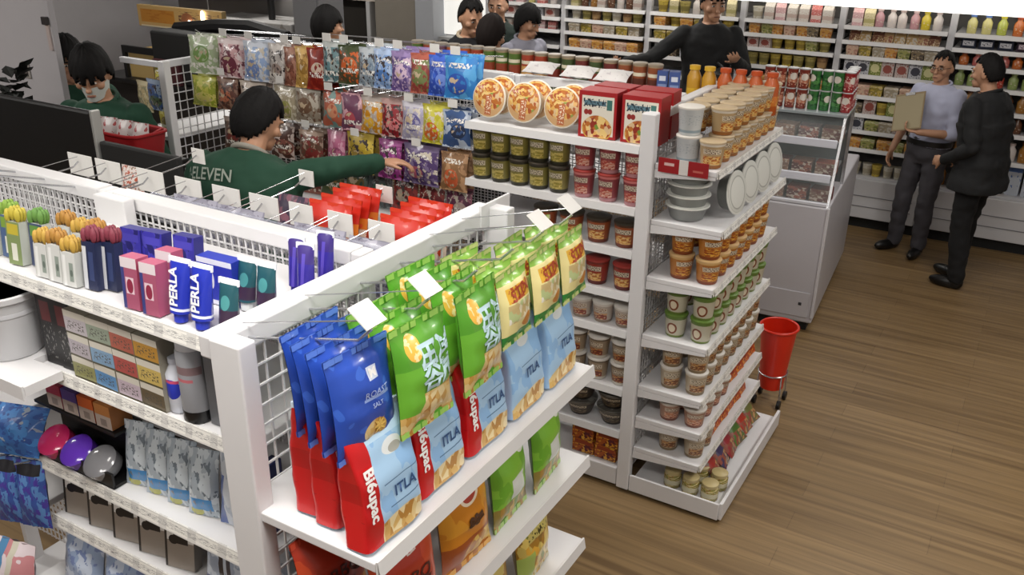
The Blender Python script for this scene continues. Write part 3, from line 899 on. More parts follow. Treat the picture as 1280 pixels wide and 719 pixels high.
endrow(pk_c, .41, (-1.01, -1.125), [3.32 + .11 * i for i in range(4)], 'salmon noodle cup', 'sixth end', 1)
bag_or = mat('orange_soup_print', '#b3501c', .4, layers=[('food', 9, ['#c96a20', '#a5401a', '#d98a2c', '#8a2a1a']), ('rect', .2, .8, .55, .8, '#d9b46a')])
soup = box_proto('soup_packet', 'packet', .13, .03, .1, bag_or, plain('#a5481c', .4))
row(soup, 4, (-1.0, 3.79, .412), (0, .1, 0), (R(-14), 0, FX), 'orange soup packet on the sixth end shelf, {o} past the cups', None)
endrow(bw_c, .25, (-1.0, -1.12), [3.33 + .11 * i for i in range(2)], 'beige noodle cup', 'lowest end', 1)
row(soup, 5, (-.99, 3.57, .252), (0, .1, 0), (R(-14), 0, FX), 'orange soup packet on the lowest end shelf, {o} past the cups', None)
# bottom tray: jars and small bags
jar = Proto('glass_snack_jar', 'jar', MB().lathe([(.036, 0), (.04, .006), (.04, .062), (.034, .07)], 16).mesh('glass_snack_jar', mat('jar_contents', '#a89a6a', .2, layers=[('food', 20, ['#a8944e', '#c9bb8a', '#7f7a3a', '#8f5a34']), ('rect', 0, 1, .3, .62, '#c9c2a4')], coat=.6), 40),
            [('lid', MB().lathe([(.037, .069), (.038, .084), (.034, .087)], 16).mesh('jar_lid', plain('#b9a878', .35), 40))])
for i, (x, y) in enumerate(((-.9, 3.31), (-.99, 3.31), (-1.08, 3.32), (-.89, 3.41), (-.98, 3.42))):
    jar.place((x, y, .062), R(40), 'small snack jar in the bottom tray, {} from the outer corner'.format(ords(i)), None)
sweet_cols = (('red', '#94281f'), ('purple', '#3f3656'), ('crimson', '#8f2a30'), ('green', '#4a6a2a'), ('scarlet', '#a8321f'), ('olive', '#6a6a34'))
for i, (cn, cc) in enumerate(sweet_cols):
    am = mat(cn + '_sweets_print', cc, .35, layers=[('food', 8, [cc, '#8a4a3a', cc, '#6a5a4a', '#b38a5a']), ('rect', .2, .8, .4, .7, cc)], coat=.3)
    p = bag_proto('sweets_bag', 'sweets bag', .13, .15, .06, am, am, fine=False, seed=i)
    p.place((-.905, 3.48 + .108 * i, .085), (R(-52), 0, FX + R(random.uniform(-15, 15))), '{} sweets bag lying in the bottom tray of the noodle rack'.format(cn), None)
# promotion card on the top shelf's edge and the bowls below
promo = mat('red_promo_card', '#8c1418', .4, layers=[('rect', .42, .6, .0, 1, '#c9c4c0'), ('rect', .12, .32, .5, .7, '#c9a8a4'), ('rect', .7, .9, .3, .44, '#b05a50')])
tag(put('promotion_card', MB().box(-1.235, -1.03, 3.228, 3.232, 1.548, 1.606, 0).mesh('promotion_card', promo), None), 'red card with a white middle on the top noodle shelf edge', 'card')
foil_b = mat('foil_bowl', '#8f918f', .4, .5, bump=.15)
foil_l = mat('foil_lid', '#dcddd6', .36, .3, layers=[('ell', .5, .5, .44, .44, '#b9bab3'), ('ell', .5, .5, .4, .4, '#e6e7e0')], bump=.35)
def foil_bowl():
    r = .088
    me = MB().lathe([(.062, 0), (.068, .004), (r * .94, .052), (r, .056)], 24).mesh('foil_bowl', [foil_b], 40)
    return Proto('foil_bowl', 'bowl', me, [('lid', MB().lathe([(r * 1.03, .055), (r * 1.03, .06), (r * .9, .0625)], 24).mesh('foil_bowl_lid', [foil_l], 40))])
fb = foil_bowl()
for k in range(4):
    fb.place((-1.14, 3.345, 1.342 + .046 * k + .0), (0, 0, k), 'foil bowl in the stack beside the post, {} from the bottom'.format(ords(k)), None)
for i in range(4):
    fb.place((-1.035, 3.47 + .185 * i, 1.434), (R(80), 0, FX - R(7)), 'foil bowl on edge, shiny lid to the aisle, {} from the stack'.format(ords(i)), None)

# tubes, boxes and bottles on top of the far side
can_cols = [('green', '#4f6a2a', '#8a3a22'), ('red', '#9a3a22', '#c99a5a'), ('plum', '#6a4a5a', '#b3906a'), ('orange', '#b3582a', '#e0b27a'), ('orange', '#b3582a', '#e0b27a'), ('red', '#9a3a22', '#c99a5a'),
            ('green', '#4f6a2a', '#8a3a22'), ('green', '#4f6a2a', '#8a3a22'), ('green', '#4f6a2a', '#8a3a22'), ('red', '#9a3a22', '#c99a5a'), ('red', '#9a3a22', '#c99a5a'), ('forest', '#3f4f2a', '#7a2f22'), ('forest', '#3f4f2a', '#7a2f22'),
            ('maroon', '#6a2a26', '#4a5a34'), ('forest', '#3f4f2a', '#7a2f22'), ('maroon', '#6a2a26', '#4a5a34'), ('brown', '#8a4a2a', '#5a2a1c'), ('brown', '#8a4a2a', '#5a2a1c'), ('brown', '#8a4a2a', '#5a2a1c')]
cans = {}
cnt = 0
for i, (cn, a, b) in enumerate(can_cols):
    if cn not in cans:
        art = mat(cn + '_tube_print', a, .4, layers=[('rect', .3, .7, .3, .62, b), ('food', 18, [a, b, '#d2b48a', a], (.3, .7, .1, .34)), ('rect', .32, .68, .68, .78, '#d9d0b8'), ('rect', 0, 1, .95, 1, '#9a8466')])
        cans[cn] = cup_proto('crisp_tube', 'tube', .0355, .0355, .165, art, plain('#8a7d6a', .35), .008, 14)
    cans[cn].place((-2.955 + .0765 * i, 3.99, 1.662), R(10), '{} crisp tube on the rack top, {} from the blue boxes'.format(cn, ords(len(can_cols) - 1 - i)), None)
bx = mat('blue_box_print', '#3a4f86', .4, layers=[('rect', .1, .9, .3, .6, '#7a8ab0'), ('rect', .2, .8, .7, .85, '#c9ced8')])
bbx = box_proto('snack_box', 'box', .05, .06, .15, bx, plain('#35487c', .4))
row(bbx, 2, (-1.475, 3.98, 1.662), (-.058, 0, 0), R(15), 'slim blue snack box on the rack top, {o} from the bottles', None)
obm = mat('orange_drink_print', '#b3541e', .3, layers=[('rect', 0, 1, .25, .5, '#c9742c'), ('noise', 12, .55, '#d99a4a', (0, 1, .25, .5))], coat=.4)
yom = mat('yellow_drink_print', '#b3841e', .3, layers=[('rect', 0, 1, .25, .5, '#c9a02c')], coat=.4)
obp = bottle_proto('drink_bottle', 'bottle', .0335, .185, obm, plain('#b3481c', .4), .6)
ybp = bottle_proto('drink_bottle', 'bottle', .0335, .185, yom, plain('#c9a02c', .4), .6)
row(ybp, 2, (-1.385, 3.99, 1.662), (.071, 0, 0), 0, 'yellow drink bottle on the rack top, {o} past the blue boxes', None)
row(obp, 4, (-1.24, 3.99, 1.662), (.071, 0, 0), 0, 'orange drink bottle on the rack top, {o} past the yellow ones', None)
for x in (-1.17, -1.03):
    pass
wp = mat('white_paper_pack', '#c9c6c4', .5, layers=[('noise', 5, .6, '#b3aeb0')])
wpk = bag_proto('white_paper_pack', 'pack', .16, .1, .05, wp, wp, fine=False, seed=4)
for i, x in enumerate((-2.03, -1.83, -1.66)):
    wpk.place((x, 3.655, 1.795), (R(-70), 0, R(4)), 'white soft pack on the shelf top behind the {} noodle bowl'.format(ords(i)), None)
# ------------------------------------------------------------------ hanging sweets and snacks on the second run
def snack_art(name, base, c2, c3, txt='#e6e2da', mid=True):
    q = random.Random(name)
    eu, ev, er, es = q.uniform(.35, .65), q.uniform(.28, .55), q.uniform(.22, .4), q.uniform(.14, .26)
    tv = q.choice((.72, .66, .3, .16))
    k = q.choice((0, 1, 2))
    L = [('noise', q.uniform(2, 5), .52, c2), ('ell', eu, ev, er, es, c3), ('food', q.uniform(7, 13), [c2, c3, base, '#b9a58a', c3], ('ell', eu, ev, er * .85, es * .85))]
    if k:
        L += [('rect', .14, .86, tv, tv + .12, txt), ('noise', 14, .5, base, (.14, .86, tv, tv + .12))]
    if k != 1:
        L += [('noise', 7, .57, q.choice(('#c9c0b0', c3, '#3a3030'))), ('rect', 0, 1, .86, 1, c2)]
    return mat(name + '_print', base, .38, layers=L, coat=.3)
def _unused(name, base, c2, c3, txt):
    return mat(name + '_print', base, .33, layers=[('noise', 2.6, .52, c2), ('ell', .5, .36, .36, .24, c3), ('food', 10, [c2, c3, base, '#b9a58a', c3], ('ell', .5, .34, .3, .2)), ('rect', .14, .86, .64, .8, txt), ('noise', 16, .5, base, (.14, .86, .64, .8))], coat=.35)
HANG = {}
def hang(name, w, h, look, base, c2, c3, x, z, n=1, y=3.31, rz=0, txt='#e6e2da', seed=0, d=.045, tilt=-.1):
    key = name
    if key not in HANG:
        HANG[key] = bag_proto('snack_bag', 'snack bag', w, h, d, snack_art(name, base, c2, c3, txt), plain(base, .4), plain(c2, .35), fine=False, seed=seed)
    for k in range(n):
        tail = '' if n == 1 else ', ' + ('front of its hook', 'second on its hook', 'third on its hook')[k]
        HANG[key].place((x, y + .055 * k, z + .004 * k), (tilt, 0, R(rz + random.uniform(-7, 7))), look + tail, None)
r1 = [('lime_mix', -3.87, .19, .2, 'green and white dotted snack bag in the top hanging row', '#9fb08a', '#d0d3c4', '#6f8f4a'),
      ('pink_dots', -3.66, .17, .2, 'pale pink bag with dark dots in the top hanging row', '#c99fa2', '#d9c9c9', '#6a2f3f'),
      ('pale_blue', -3.48, .17, .2, 'pale blue bag in the top hanging row', '#8fa6cc', '#c9d0dc', '#6f86b8'),
      ('grey_white', -3.34, .12, .2, 'grey white bag in the top hanging row', '#b0aaa6', '#cfc9c4', '#8f7f78'),
      ('brown', -3.235, .11, .19, 'brown snack bag in the top hanging row', '#8f5a48', '#a87a66', '#6a3a2c'),
      ('honey', -3.155, .11, .2, 'honey yellow bag in the top hanging row', '#b8904a', '#d0ac6a', '#8f6a2c'),
      ('crimson', -3.065, .14, .2, 'dark red bag with a pale oval in the top hanging row', '#7f2018', '#94301f', '#c9b3a4'),
      ('teal', -2.96, .12, .19, 'teal and grey bag in the top hanging row', '#5f8086', '#b3b8b6', '#8a9a9a'),
      ('tangerine', -2.855, .15, .18, 'dark bag with an orange circle in the top hanging row', '#5a4a34', '#3f4a2c', '#c9602c'),
      ('steel', -2.745, .12, .18, 'silver grey bag in the top hanging row', '#8a9aa8', '#b9c0c6', '#6f8296'),
      ('sky', -2.645, .13, .18, 'streaked light blue bag in the top hanging row', '#7f9fcf', '#a9bddc', '#4f78b4'),
      ('violet', -2.54, .13, .18, 'violet bag in the top hanging row', '#5f4a86', '#8f7aa8', '#c9b0c4'),
      ('rust', -2.435, .12, .18, 'rust red bag in the top hanging row', '#8a3a34', '#a85a4a', '#6f7a4a'),
      ('royal', -2.335, .12, .18, 'royal blue bag in the top hanging row', '#2a48a8', '#3a5fc0', '#6a86d0'),
      ('azure', -2.225, .16, .185, 'big azure blue bag beside the first noodle bowl', '#2f78bc', '#4f9ad0', '#2a4fa4')]
for i, (nm, x, w, h, lk, a, b, c) in enumerate(r1):
    hang(nm, w, h, lk, a, b, c, x, 1.69 + (.02 if i > 6 else -.03), 2 if i % 2 == 0 or i < 8 else 3, rz=8, seed=i)
    O_ = OS if x > -3.12 else OS2
    peg_hook(hsec if x > -3.12 else hsec2, O_, (x, 3.68, 1.82 if i <= 6 else 1.85), (0, -1), .4, .06, 'up' if i % 3 else None, (.05, .03))
r2 = [('lemon', -3.9, .18, .16, 'yellow green bag in the second hanging row', '#8f9a2f', '#b3b34a', '#c9c06a'),
      ('umber', -3.72, .15, .17, 'umber bag in the second hanging row, past the yellow green one', '#5f3a30', '#8a6a58', '#a8644a'),
      ('putty', -3.53, .16, .17, 'putty coloured bag in the second hanging row', '#98867a', '#bcae a0'.replace(' ', ''), '#6f5a4c'),
      ('mesh_tan', -3.3, .16, .18, 'tan netted bag in the second hanging row, behind the worker', '#9a8f78', '#c4bca8', '#8a8a4a'),
      ('mesh_grey', -3.15, .15, .18, 'grey brown bag beside the tan netted one', '#8a7f70', '#b8b0a2', '#6a4f3c'),
      ('coral', -2.98, .15, .18, 'coral and teal bag in the second hanging row', '#b3604a', '#6f8f8a', '#c98a6a'),
      ('plum', -2.855, .14, .18, 'plum and pink bag in the second hanging row', '#6a4058', '#c99aa4', '#a84a54'),
      ('sunny', -2.735, .15, .18, 'sunny orange bag in the second hanging row', '#c98a1e', '#b0a49c', '#e0b03c'),
      ('cherry', -2.61, .13, .18, 'cherry red bag in the second hanging row', '#8a2028', '#b08f8a', '#c9787a'),
      ('ice', -2.495, .13, .18, 'white and violet bag in the second hanging row', '#a49fb8', '#c9c6d0', '#5f5a8f'),
      ('mango', -2.37, .15, .18, 'yellow and orange bag in the second hanging row', '#b8b02c', '#c9c24a', '#c9602a'),
      ('navy', -2.25, .14, .17, 'navy bag with a white rim in the second hanging row', '#34507f', '#a9b4c4', '#1f2a44')]
for i, (nm, x, w, h, lk, a, b, c) in enumerate(r2):
    hang(nm, w, h, lk, a, b, c, x, 1.485, 2, rz=6, seed=20 + i)
    peg_hook(hsec if x > -3.12 else hsec2, OS if x > -3.12 else OS2, (x, 3.68, 1.655), (0, -1), .39, .02, 'up' if i % 2 else None, (.05, .03))
dkb = bottle_proto('dark_bottle', 'bottle', .035, .2, plain('#2a1512', .25), plain('#1a0f0d', .4))
r3 = [('dusk', -3.7, .15, .17, 'dusky brown bag in the third hanging row', '#5a4438', '#8f8078', '#6f2f2a'),
      ('ash', -3.53, .15, .17, 'ash grey bag in the third hanging row', '#6f6864', '#9a9490', '#4a3a38'),
      ('cocoa', -3.35, .16, .17, 'cocoa and white bag in the third hanging row', '#4a3028', '#b8a8a0', '#7a4a40'),
      ('mocha', -3.15, .15, .17, 'mocha bag in the third hanging row beside the pink one', '#5f4436', '#a08a7a', '#7a2f2c'),
      ('pinky', -2.985, .12, .19, 'pink bag in the third hanging row', '#b86a8a', '#d09ab0', '#8f4a6a'),
      ('gold', -2.83, .17, .2, 'wide gold bag in the third hanging row', '#a8902a', '#c9b04a', '#8f7a3a'),
      ('magenta', -2.645, .14, .19, 'magenta bag in the third hanging row', '#8a2f7a', '#a85a96', '#d9c0d4'),
      ('grape', -2.46, .21, .19, 'wide grape purple bag in the third hanging row', '#4f3a6a', '#7a6a8f', '#a85a6a'),
      ('cashew', -2.27, .15, .18, 'tan nut bag in the third hanging row, beside the noodle shelves', '#8f6a48', '#b9906a', '#c9603a')]
for i, (nm, x, w, h, lk, a, b, c) in enumerate(r3):
    hang(nm, w, h, lk, a, b, c, x, 1.275, 2 if i > 1 else 1, rz=4, seed=40 + i)
    peg_hook(hsec if x > -3.12 else hsec2, OS if x > -3.12 else OS2, (x, 3.68, 1.45), (0, -1), .39, .02, 'up' if i % 2 else None, (.05, .03))
r4 = [('clay', -3.25, .15, .2, 'clay red bag on the shelf beneath, behind the worker arm', '#6f3a30', '#8f5a4c', '#4a3a34'), ('moss', -3.09, .14, .2, 'moss green bag on the shelf beneath, behind the worker arm', '#46502f', '#6f7a4a', '#8a6a3a'), ('pine', -2.93, .15, .2, 'dark pine green bag on the shelf beneath the hanging rows', '#2f4640', '#5a6a60', '#6a5a2c'),
      ('slate', -2.78, .14, .2, 'slate grey bag on the shelf beneath the hanging rows', '#4a5254', '#7a8080', '#3a5a4a'),
      ('ruby', -2.62, .15, .2, 'ruby red bag on the shelf beneath the hanging rows', '#7a1f1c', '#94342c', '#a89a8a'),
      ('garnet', -2.46, .15, .2, 'garnet red bag on the shelf beneath the hanging rows', '#6a1a1f', '#8a3430', '#4a2a2a'),
      ('mauve', -2.3, .15, .2, 'mauve bag on the shelf beneath the hanging rows', '#5f3048', '#9a5a70', '#b8a09a')]
for i, (nm, x, w, h, lk, a, b, c) in enumerate(r4):
    hang(nm, w, h, lk, a, b, c, x, 1.082, 1, y=3.38, rz=4, seed=50 + i, tilt=-.2)
dkb.place((-3.72, 3.5, 1.6 - .518), 0, 'dark bottle beside the bending worker on the low snack shelf', None)

# goods on the left end rack
for i, (nm, x, y, z, lk, a, b, c) in enumerate((('blue_pack', -4.2, 3.23, 1.44, 'blue bag hanging on the end rack beside the masked worker', '#3f5a8f', '#8fa0b8', '#5a6a4a'),
      ('yellow_top', -4.14, 3.25, 1.52, 'yellow bag hanging highest on the white end rack', '#b8a82a', '#d0c85a', '#6a5a2a'),
      ('yellow_low', -4.14, 3.24, 1.32, 'yellow bag hanging lowest on the white end rack', '#c0b03a', '#d8d07a', '#8a7a3a'),
      ('beige_top', -4.3, 3.24, 1.42, 'beige bag on the end rack, next to the masked face', '#b8a47a', '#d0c4a0', '#8f8a6a'))):
    hang(nm, .13, .17, lk, a, b, c, x, z, 1, y=y, seed=60 + i, tilt=0)

# ------------------------------------------------------------------ far side of the hygiene run (backs to the viewer)
ora = mat('orange_white_packet', '#e0d0c0', .35, layers=[('rect', 0, 1, .66, 1, '#c4230f'), ('rect', 0, 1, .5, .66, '#d9781e'), ('noise', 8, .54, '#d9502a', (0, 1, .1, .66))], coat=.3)
hp = bag_proto('candy_packet', 'packet', .15, .2, .045, ora, ora, plain('#c8371c', .35), fine=False, seed=2)
k = 0
for x in (-1.66, -1.41):
    for i in range(4):
        hp.place((x + .01 * i, 1.90 - .055 * i, 1.545), (R(12), 0, PI + R(random.uniform(-5, 5))), 'red topped candy packet, {} hook behind the bar, {} from the aisle'.format('farther' if x < -1.5 else 'nearer', ords(i)), None)
vio = mat('violet_packet_print', '#4f3a5a', .35, layers=[('food', 8, ['#6a4a5f', '#3f344a', '#8a5a6a', '#5a4450'])], coat=.3)
vp = bag_proto('candy_packet', 'packet', .13, .17, .04, vio, vio, fine=False, seed=6)
for i, x in enumerate((-1.96, -1.82, -1.54)):
    vp.place((x, 1.93, 1.49), (R(12), 0, PI), 'muted violet packet on the aisle side of the bar, {} along'.format(ords(i)), None)
clr = mat('grey_film_pack', '#8a8896', .2, layers=[('noise', 4, .5, '#a5a3b0'), ('noise', 9, .6, '#6a6676')], coat=.5)
cp = bag_proto('film_wrapped_pack', 'pack', .17, .15, .05, clr, clr, fine=False, seed=8)
for i, x in enumerate((-2.02, -1.84, -1.55, -1.36)):
    cp.place((x, 1.62, 1.575), (R(8), 0, PI + R(4)), 'grey film wrapped pack right behind the white bar, {} from the left'.format(ords(i)), None)
floral = mat('floral_pack', '#d9cfca', .5, layers=[('noise', 9, .56, '#b3543a'), ('noise', 13, .62, '#7a5a3a')])
flp = bag_proto('paper_pack', 'pack', .12, .14, .04, floral, floral, fine=False, seed=3)
flp.place((-2.62, 1.86, 1.53), (R(10), 0, PI), 'white pack with orange flowers before the black counter', None)

# ------------------------------------------------------------------ hygiene shelves
def tube_proto(w, h, front, cap, name='toothpaste_tube'):
    def f(sgn):
        def p(u, v):
            t = v
            d = .018 * (1 - t) ** .6 + .0008
            ww = w * (.8 + .2 * t)
            return ((u - .5) * ww * (1 if sgn < 0 else -1), sgn * d * (1 - abs(2 * u - 1) ** 2.5) ** .5 if True else 0, .02 + (h - .02) * v)
        return p
    mb = MB().grid(f(-1), 10, 8, 0).grid(f(1), 10, 8, 0)
    c = MB().lathe([(.014, 0), (.015, .018), (.012, .022)], 14)
    s = MB().box(-w / 2, w / 2, -.0022, .0022, h - .012, h + .001)
    return Proto(name, 'toothpaste', mb.mesh(name, [front], 60), [('cap', c.mesh(name + '_cap', cap, 40)), ('crimp', s.mesh(name + '_crimp', plain('#dfe1ea', .4)))])
bl = mat('blue_tube_print', '#2433a8', .32, layers=[('rect', .0, 1, .93, 1, '#e2e4ee'), ('rect', 0, 1, .05, .1, '#dfe2f0')], coat=.3)
bt = tube_proto(.058, .135, bl, plain('#2433a8', .4))
Ptx = lambda ang: (lambda x, y: (-y, -.0185, .078 + x))
bt.parts.append(('lettering', text_mesh('PERLA', .03, W_TXT, Ptx(0), 1.0, .001)))
for i, (x, y) in enumerate(((-1.368, 1.085), (-1.432, 1.085))):
    bt.place((x, y, 1.703), (R(-8), 0, R(4)), 'blue toothpaste tube with white lettering, {} from the rack corner'.format(ords(i)), None)
bw = box_proto('toothpaste_carton', 'toothpaste', .1, .035, .105, mat('blue_wide_print', '#2a39b0', .4, layers=[('rect', .0, 1, .88, 1, '#dfe2f0'), ('rect', .0, 1, 0, .1, '#dfe2f0'), ('ell', .36, .55, .1, .22, '#dfe2f0'), ('ell', .3, .6, .1, .2, '#2a39b0')]), plain('#26359f', .4))
bw.place((-1.43, 1.2, 1.703), (0, 0, R(3)), 'wide blue toothpaste carton behind the blue tubes', None)
tl = mat('teal_tube_print', '#1f4f58', .35, layers=[('rect', 0, 1, .9, 1, '#d8dcdc'), ('rect', 0, 1, .05, .35, '#3a2a3f'), ('ell', .5, .5, .25, .16, '#4a8f90')], coat=.3)
tt = tube_proto(.052, .115, tl, plain('#c9cccd', .4))
for i, (x, y) in enumerate(((-1.302, 1.095), (-1.36, 1.2), (-1.305, 1.2))):
    tt.place((x, y, 1.703), (R(-8), 0, R(4)), 'dark teal toothpaste tube, {}'.format(('at the rack corner', 'second in depth beside the carton', 'second in depth at the corner')[i]), None)
pu = mat('purple_tube_print', '#33288f', .35, layers=[('rect', 0, 1, .6, 1, '#3f2f7a'), ('rect', .4, .6, 0, .8, '#5a4ab0')], coat=.3)
pt = tube_proto(.045, .13, pu, plain('#3a2f9a', .4))
for i, (x, y) in enumerate(((-1.33, 1.32), (-1.285, 1.30), (-1.3, 1.38))):
    pt.place((x, y, 1.703), (R(-6), 0, R(10)), 'purple toothpaste tube against the grid, {} of three'.format(ords(i)), None)
pkm = mat('pink_pack_print', '#a0526c', .4, layers=[('rect', .25, .75, .3, .62, '#d9c0c9'), ('rect', 0, 1, .8, 1, '#d8cdd2'), ('ell', .5, .45, .2, .14, '#8a2a44'), ('rect', 0, .2, 0, .8, '#3a3f7a')])
pkp = box_proto('toothpaste_carton', 'toothpaste', .046, .034, .115, pkm, plain('#a84f6c', .4))
for i, (x, y) in enumerate(((-1.505, 1.085), (-1.565, 1.085), (-1.535, 1.15))):
    pkp.place((x, y, 1.703), (R(-4), 0, R(5)), 'pink toothpaste carton beside the blue tubes, {}'.format(('nearest to them', 'farther from them', 'second in depth')[i]), None)
ppb = mat('indigo_pack_print', '#2f2c86', .4, layers=[('food', 7, ['#2f2c86', '#3a35a0', '#26246a', '#4a45a8']), ('rect', .1, .9, .75, .9, '#4a44b0')])
ppp = box_proto('toothbrush_pack', 'toothbrush pack', .06, .03, .12, ppb, plain('#2a2878', .4))
for i, (x, y) in enumerate(((-1.64, 1.2), (-1.56, 1.22), (-1.7, 1.19))):
    ppp.place((x, y, 1.703), (R(-6), 0, R(6)), 'indigo toothbrush pack, {}'.format(('behind the pink cartons', 'behind the blue tubes', 'beside the slim white packs')[i]), None)
# white card packs with golden brush heads
wsm = mat('white_slim_print', '#c8c9c6', .4, layers=[('rect', .12, .32, .0, .9, '#dedfdd'), ('rect', .55, .85, .15, .7, '#8a948c'), ('ell', .7, .4, .1, .1, '#5f6a62')])
def brush_pack(w, h, art, side, tipcol, name='toothbrush_pack'):
    me = MB().box(-w / 2, w / 2, -.012, .012, 0, h, 1, 0).mesh(name, [art, side])
    t = MB()
    for k in range(9):
        a = -w / 2 + .006 + (w - .012) * (k % 3) / 2
        t.ellipsoid((a, -.008 + .008 * (k // 3), h + .012 + .004 * ((k * 5) % 3)), .009, .007, .018, 7, 5)
    return Proto(name, 'toothbrush pack', me, [('bristles', t.mesh(name + '_bristles', plain(tipcol, .6), 60))])
gb = brush_pack(.044, .088, wsm, plain('#c9cac8', .45), '#a87a34')
gb2 = brush_pack(.044, .08, wsm, plain('#c0c2be', .45), '#b8943f')
for i in range(3):
    (gb if i % 2 else gb2).place((-1.885 + .05 * i, 1.086, 1.703), (R(-6), 0, R(4)), 'white toothbrush pack with golden bristles, front row, {} from the brushes'.format(ords(i)), None)
for i in range(4):
    (gb2 if i % 2 else gb).place((-1.93 + .055 * i, 1.175, 1.703), (R(-6), 0, R(4)), 'white toothbrush pack with golden bristles, back row, {} along'.format(ords(i)), None)
nvm = mat('navy_slim_print', '#1f2748', .4, layers=[('rect', 0, .3, 0, .9, '#c9cbd0'), ('rect', .45, .8, .2, .8, '#34406a')])
nv = brush_pack(.042, .11, nvm, plain('#242c4c', .45), '#7a2f3f')
for i, x in enumerate((-1.728, -1.69)):
    nv.place((x, 1.1 + .02 * i, 1.703), (R(-6), 0, R(4)), 'navy slim toothbrush pack, {}'.format(('beside the white packs', 'beside the pink cartons')[i]), None)
cols = [('#5f7a3a', '#7f8f3a'), ('#4a5f86', '#7a9a3a'), ('#7a8a5a', '#b8a83a'), ('#3f4a6a', '#5f8a3f')]
for i, (a, b) in enumerate(cols):
    am = mat('handle_card_%d' % i, a, .4, layers=[('rect', .3, .7, .1, .5, '#d2d2c6'), ('rect', .1, .9, .7, .95, b)])
    p = brush_pack(.046, .105, am, plain('#b9bdb6', .45), b)
    p.place((-2.125 + .058 * i, 1.1 + .02 * (i % 2), 1.703), (R(-6), 0, R(6)), 'toothbrush on a {} card, {} from the left end'.format(('green', 'blue', 'sage', 'dark blue')[i], ords(i)), None)
# hanging purple hair goods at the far left
hair = mat('hair_goods_print', '#3a2f7a', .45, layers=[('noise', 4, .5, '#5a4aa0'), ('noise', 9, .58, '#8f86b8')])
hg = bag_proto('hair_band_pack', 'hair goods', .11, .12, .05, hair, plain('#34296a', .5), fine=False, seed=2)
for i in range(3):
    hg.place((-2.32 - .12 * i, 1.15, 1.72), (R(-8), 0, R(8)), 'purple hair band pack hanging before the white bar, {} from the brushes'.format(ords(i)), None)
for i, x in enumerate((-2.28, -2.42, -2.56)):
    peg_hook(hyg2, OH2, (x, 1.45, 1.82 - .06), (0, -1), .33, .12, None)
lm = mat('lime_brush_print', '#7a9a2c', .45, layers=[('rect', .2, .8, .2, .6, '#4a6a9a'), ('noise', 8, .55, '#b8c06a')])
lmb = bag_proto('bath_sponge_pack', 'sponge pack', .1, .14, .05, lm, plain('#6f8a3a', .5), fine=False, seed=4)
for i in range(3):
    lmb.place((-2.25 - .11 * i, 1.13, 1.575), (R(-6), 0, R(8)), 'lime and blue sponge pack under the hair bands, {} from the brushes'.format(ords(i)), None)

# second shelf: dark boxes, cigarette-sized cartons, bottles
dk = mat('black_carton_print', '#151315', .4, layers=[('rect', .2, .8, .62, .9, '#5a1f22'), ('noise', 14, .62, '#8a8a86', (.15, .85, .1, .6))])
dkc = box_proto('hair_dye_carton', 'carton', .056, .07, .185, dk, plain('#141214', .45))
for i, (x, y) in enumerate(((-1.91, 1.11), (-1.85, 1.11))):
    dkc.place((x, y, 1.472), (0, 0, R(3)), 'black hair dye carton, {}'.format(('beside the white bin', 'beside the small stacked cartons')[i]), None)
gridc = [['#b9b2b8', '#8f9a8a', '#a85a4a', '#b3863a'], ['#a8a0a8', '#7a9ab8', '#a8504c', '#c0a860'], ['#8a8a5a', '#5a8ab8', '#b8a8b4', '#5f5340']]
gl = ['grey', 'sage', 'red', 'ochre', 'lilac', 'pale blue', 'brick red', 'sand', 'olive', 'blue', 'mauve', 'brown']
for j in range(3):
    for i in range(4):
        c = gridc[2 - j][i]
        am = mat('small_carton_%d%d' % (i, j), c, .4, layers=[('rect', 0, 1, .72, 1, '#c9c4b8'), ('rect', .1, .9, .14, .5, c), ('noise', 14, .56, '#4a4640', (.1, .9, .2, .6)), ('rect', 0, 1, 0, .08, '#4f4a36')])
        p = box_proto('plaster_carton', 'carton', .077, .06, .058, am, plain('#8f8a7c', .5))
        p.place((-1.775 + .08 * i, 1.092, 1.472 + .0585 * j), (0, 0, R(random.uniform(-2, 2))), '{} plaster carton, {} layer, {} from the black cartons'.format(gl[(2 - j) * 4 + i], ('lower', 'middle', 'top')[j], ords(i)), None)
wb = bottle_proto('mouthwash_bottle', 'bottle', .026, .13, mat('mouthwash_print', '#cfd2dc', .3, layers=[('ell', .5, .5, .14, .2, '#2636b0'), ('rect', .0, 1, .62, .68, '#c0486a')], coat=.4), plain('#b8bcc8', .35), .5)
wb.place((-1.485, 1.095, 1.472), R(10), 'white mouthwash bottle with a blue oval, on the second shelf', None)
gt = Proto('hair_spray_can', 'spray can', MB().lathe([(.033, .0), (.034, .004), (.034, .028)], 20).lathe([(.0335, .028), (.0335, .165), (.03, .172)], 20, mats=[1, 1]).mesh('hair_spray_can', [plain('#121214', .35), mat('spray_grey', '#85868a', .35, layers=[('rect', .3, .7, .62, .75, '#6f5a5c'), ('rect', .3, .6, .5, .55, '#a85a62')])], 40),
           [('cap', MB().lathe([(.031, .172), (.031, .198), (.028, .202)], 20).mesh('spray_cap', plain('#b4b5ba', .35), 40))])
gt.place((-1.425, 1.092, 1.472), R(8), 'grey spray can with a black foot, beside the rack corner', None)
gx = box_proto('grey_carton', 'carton', .035, .09, .19, plain('#5f6064', .45), plain('#55565a', .45))
gx.place((-1.365, 1.13, 1.472), 0, 'dark grey carton wedged between spray can and corner post', None)
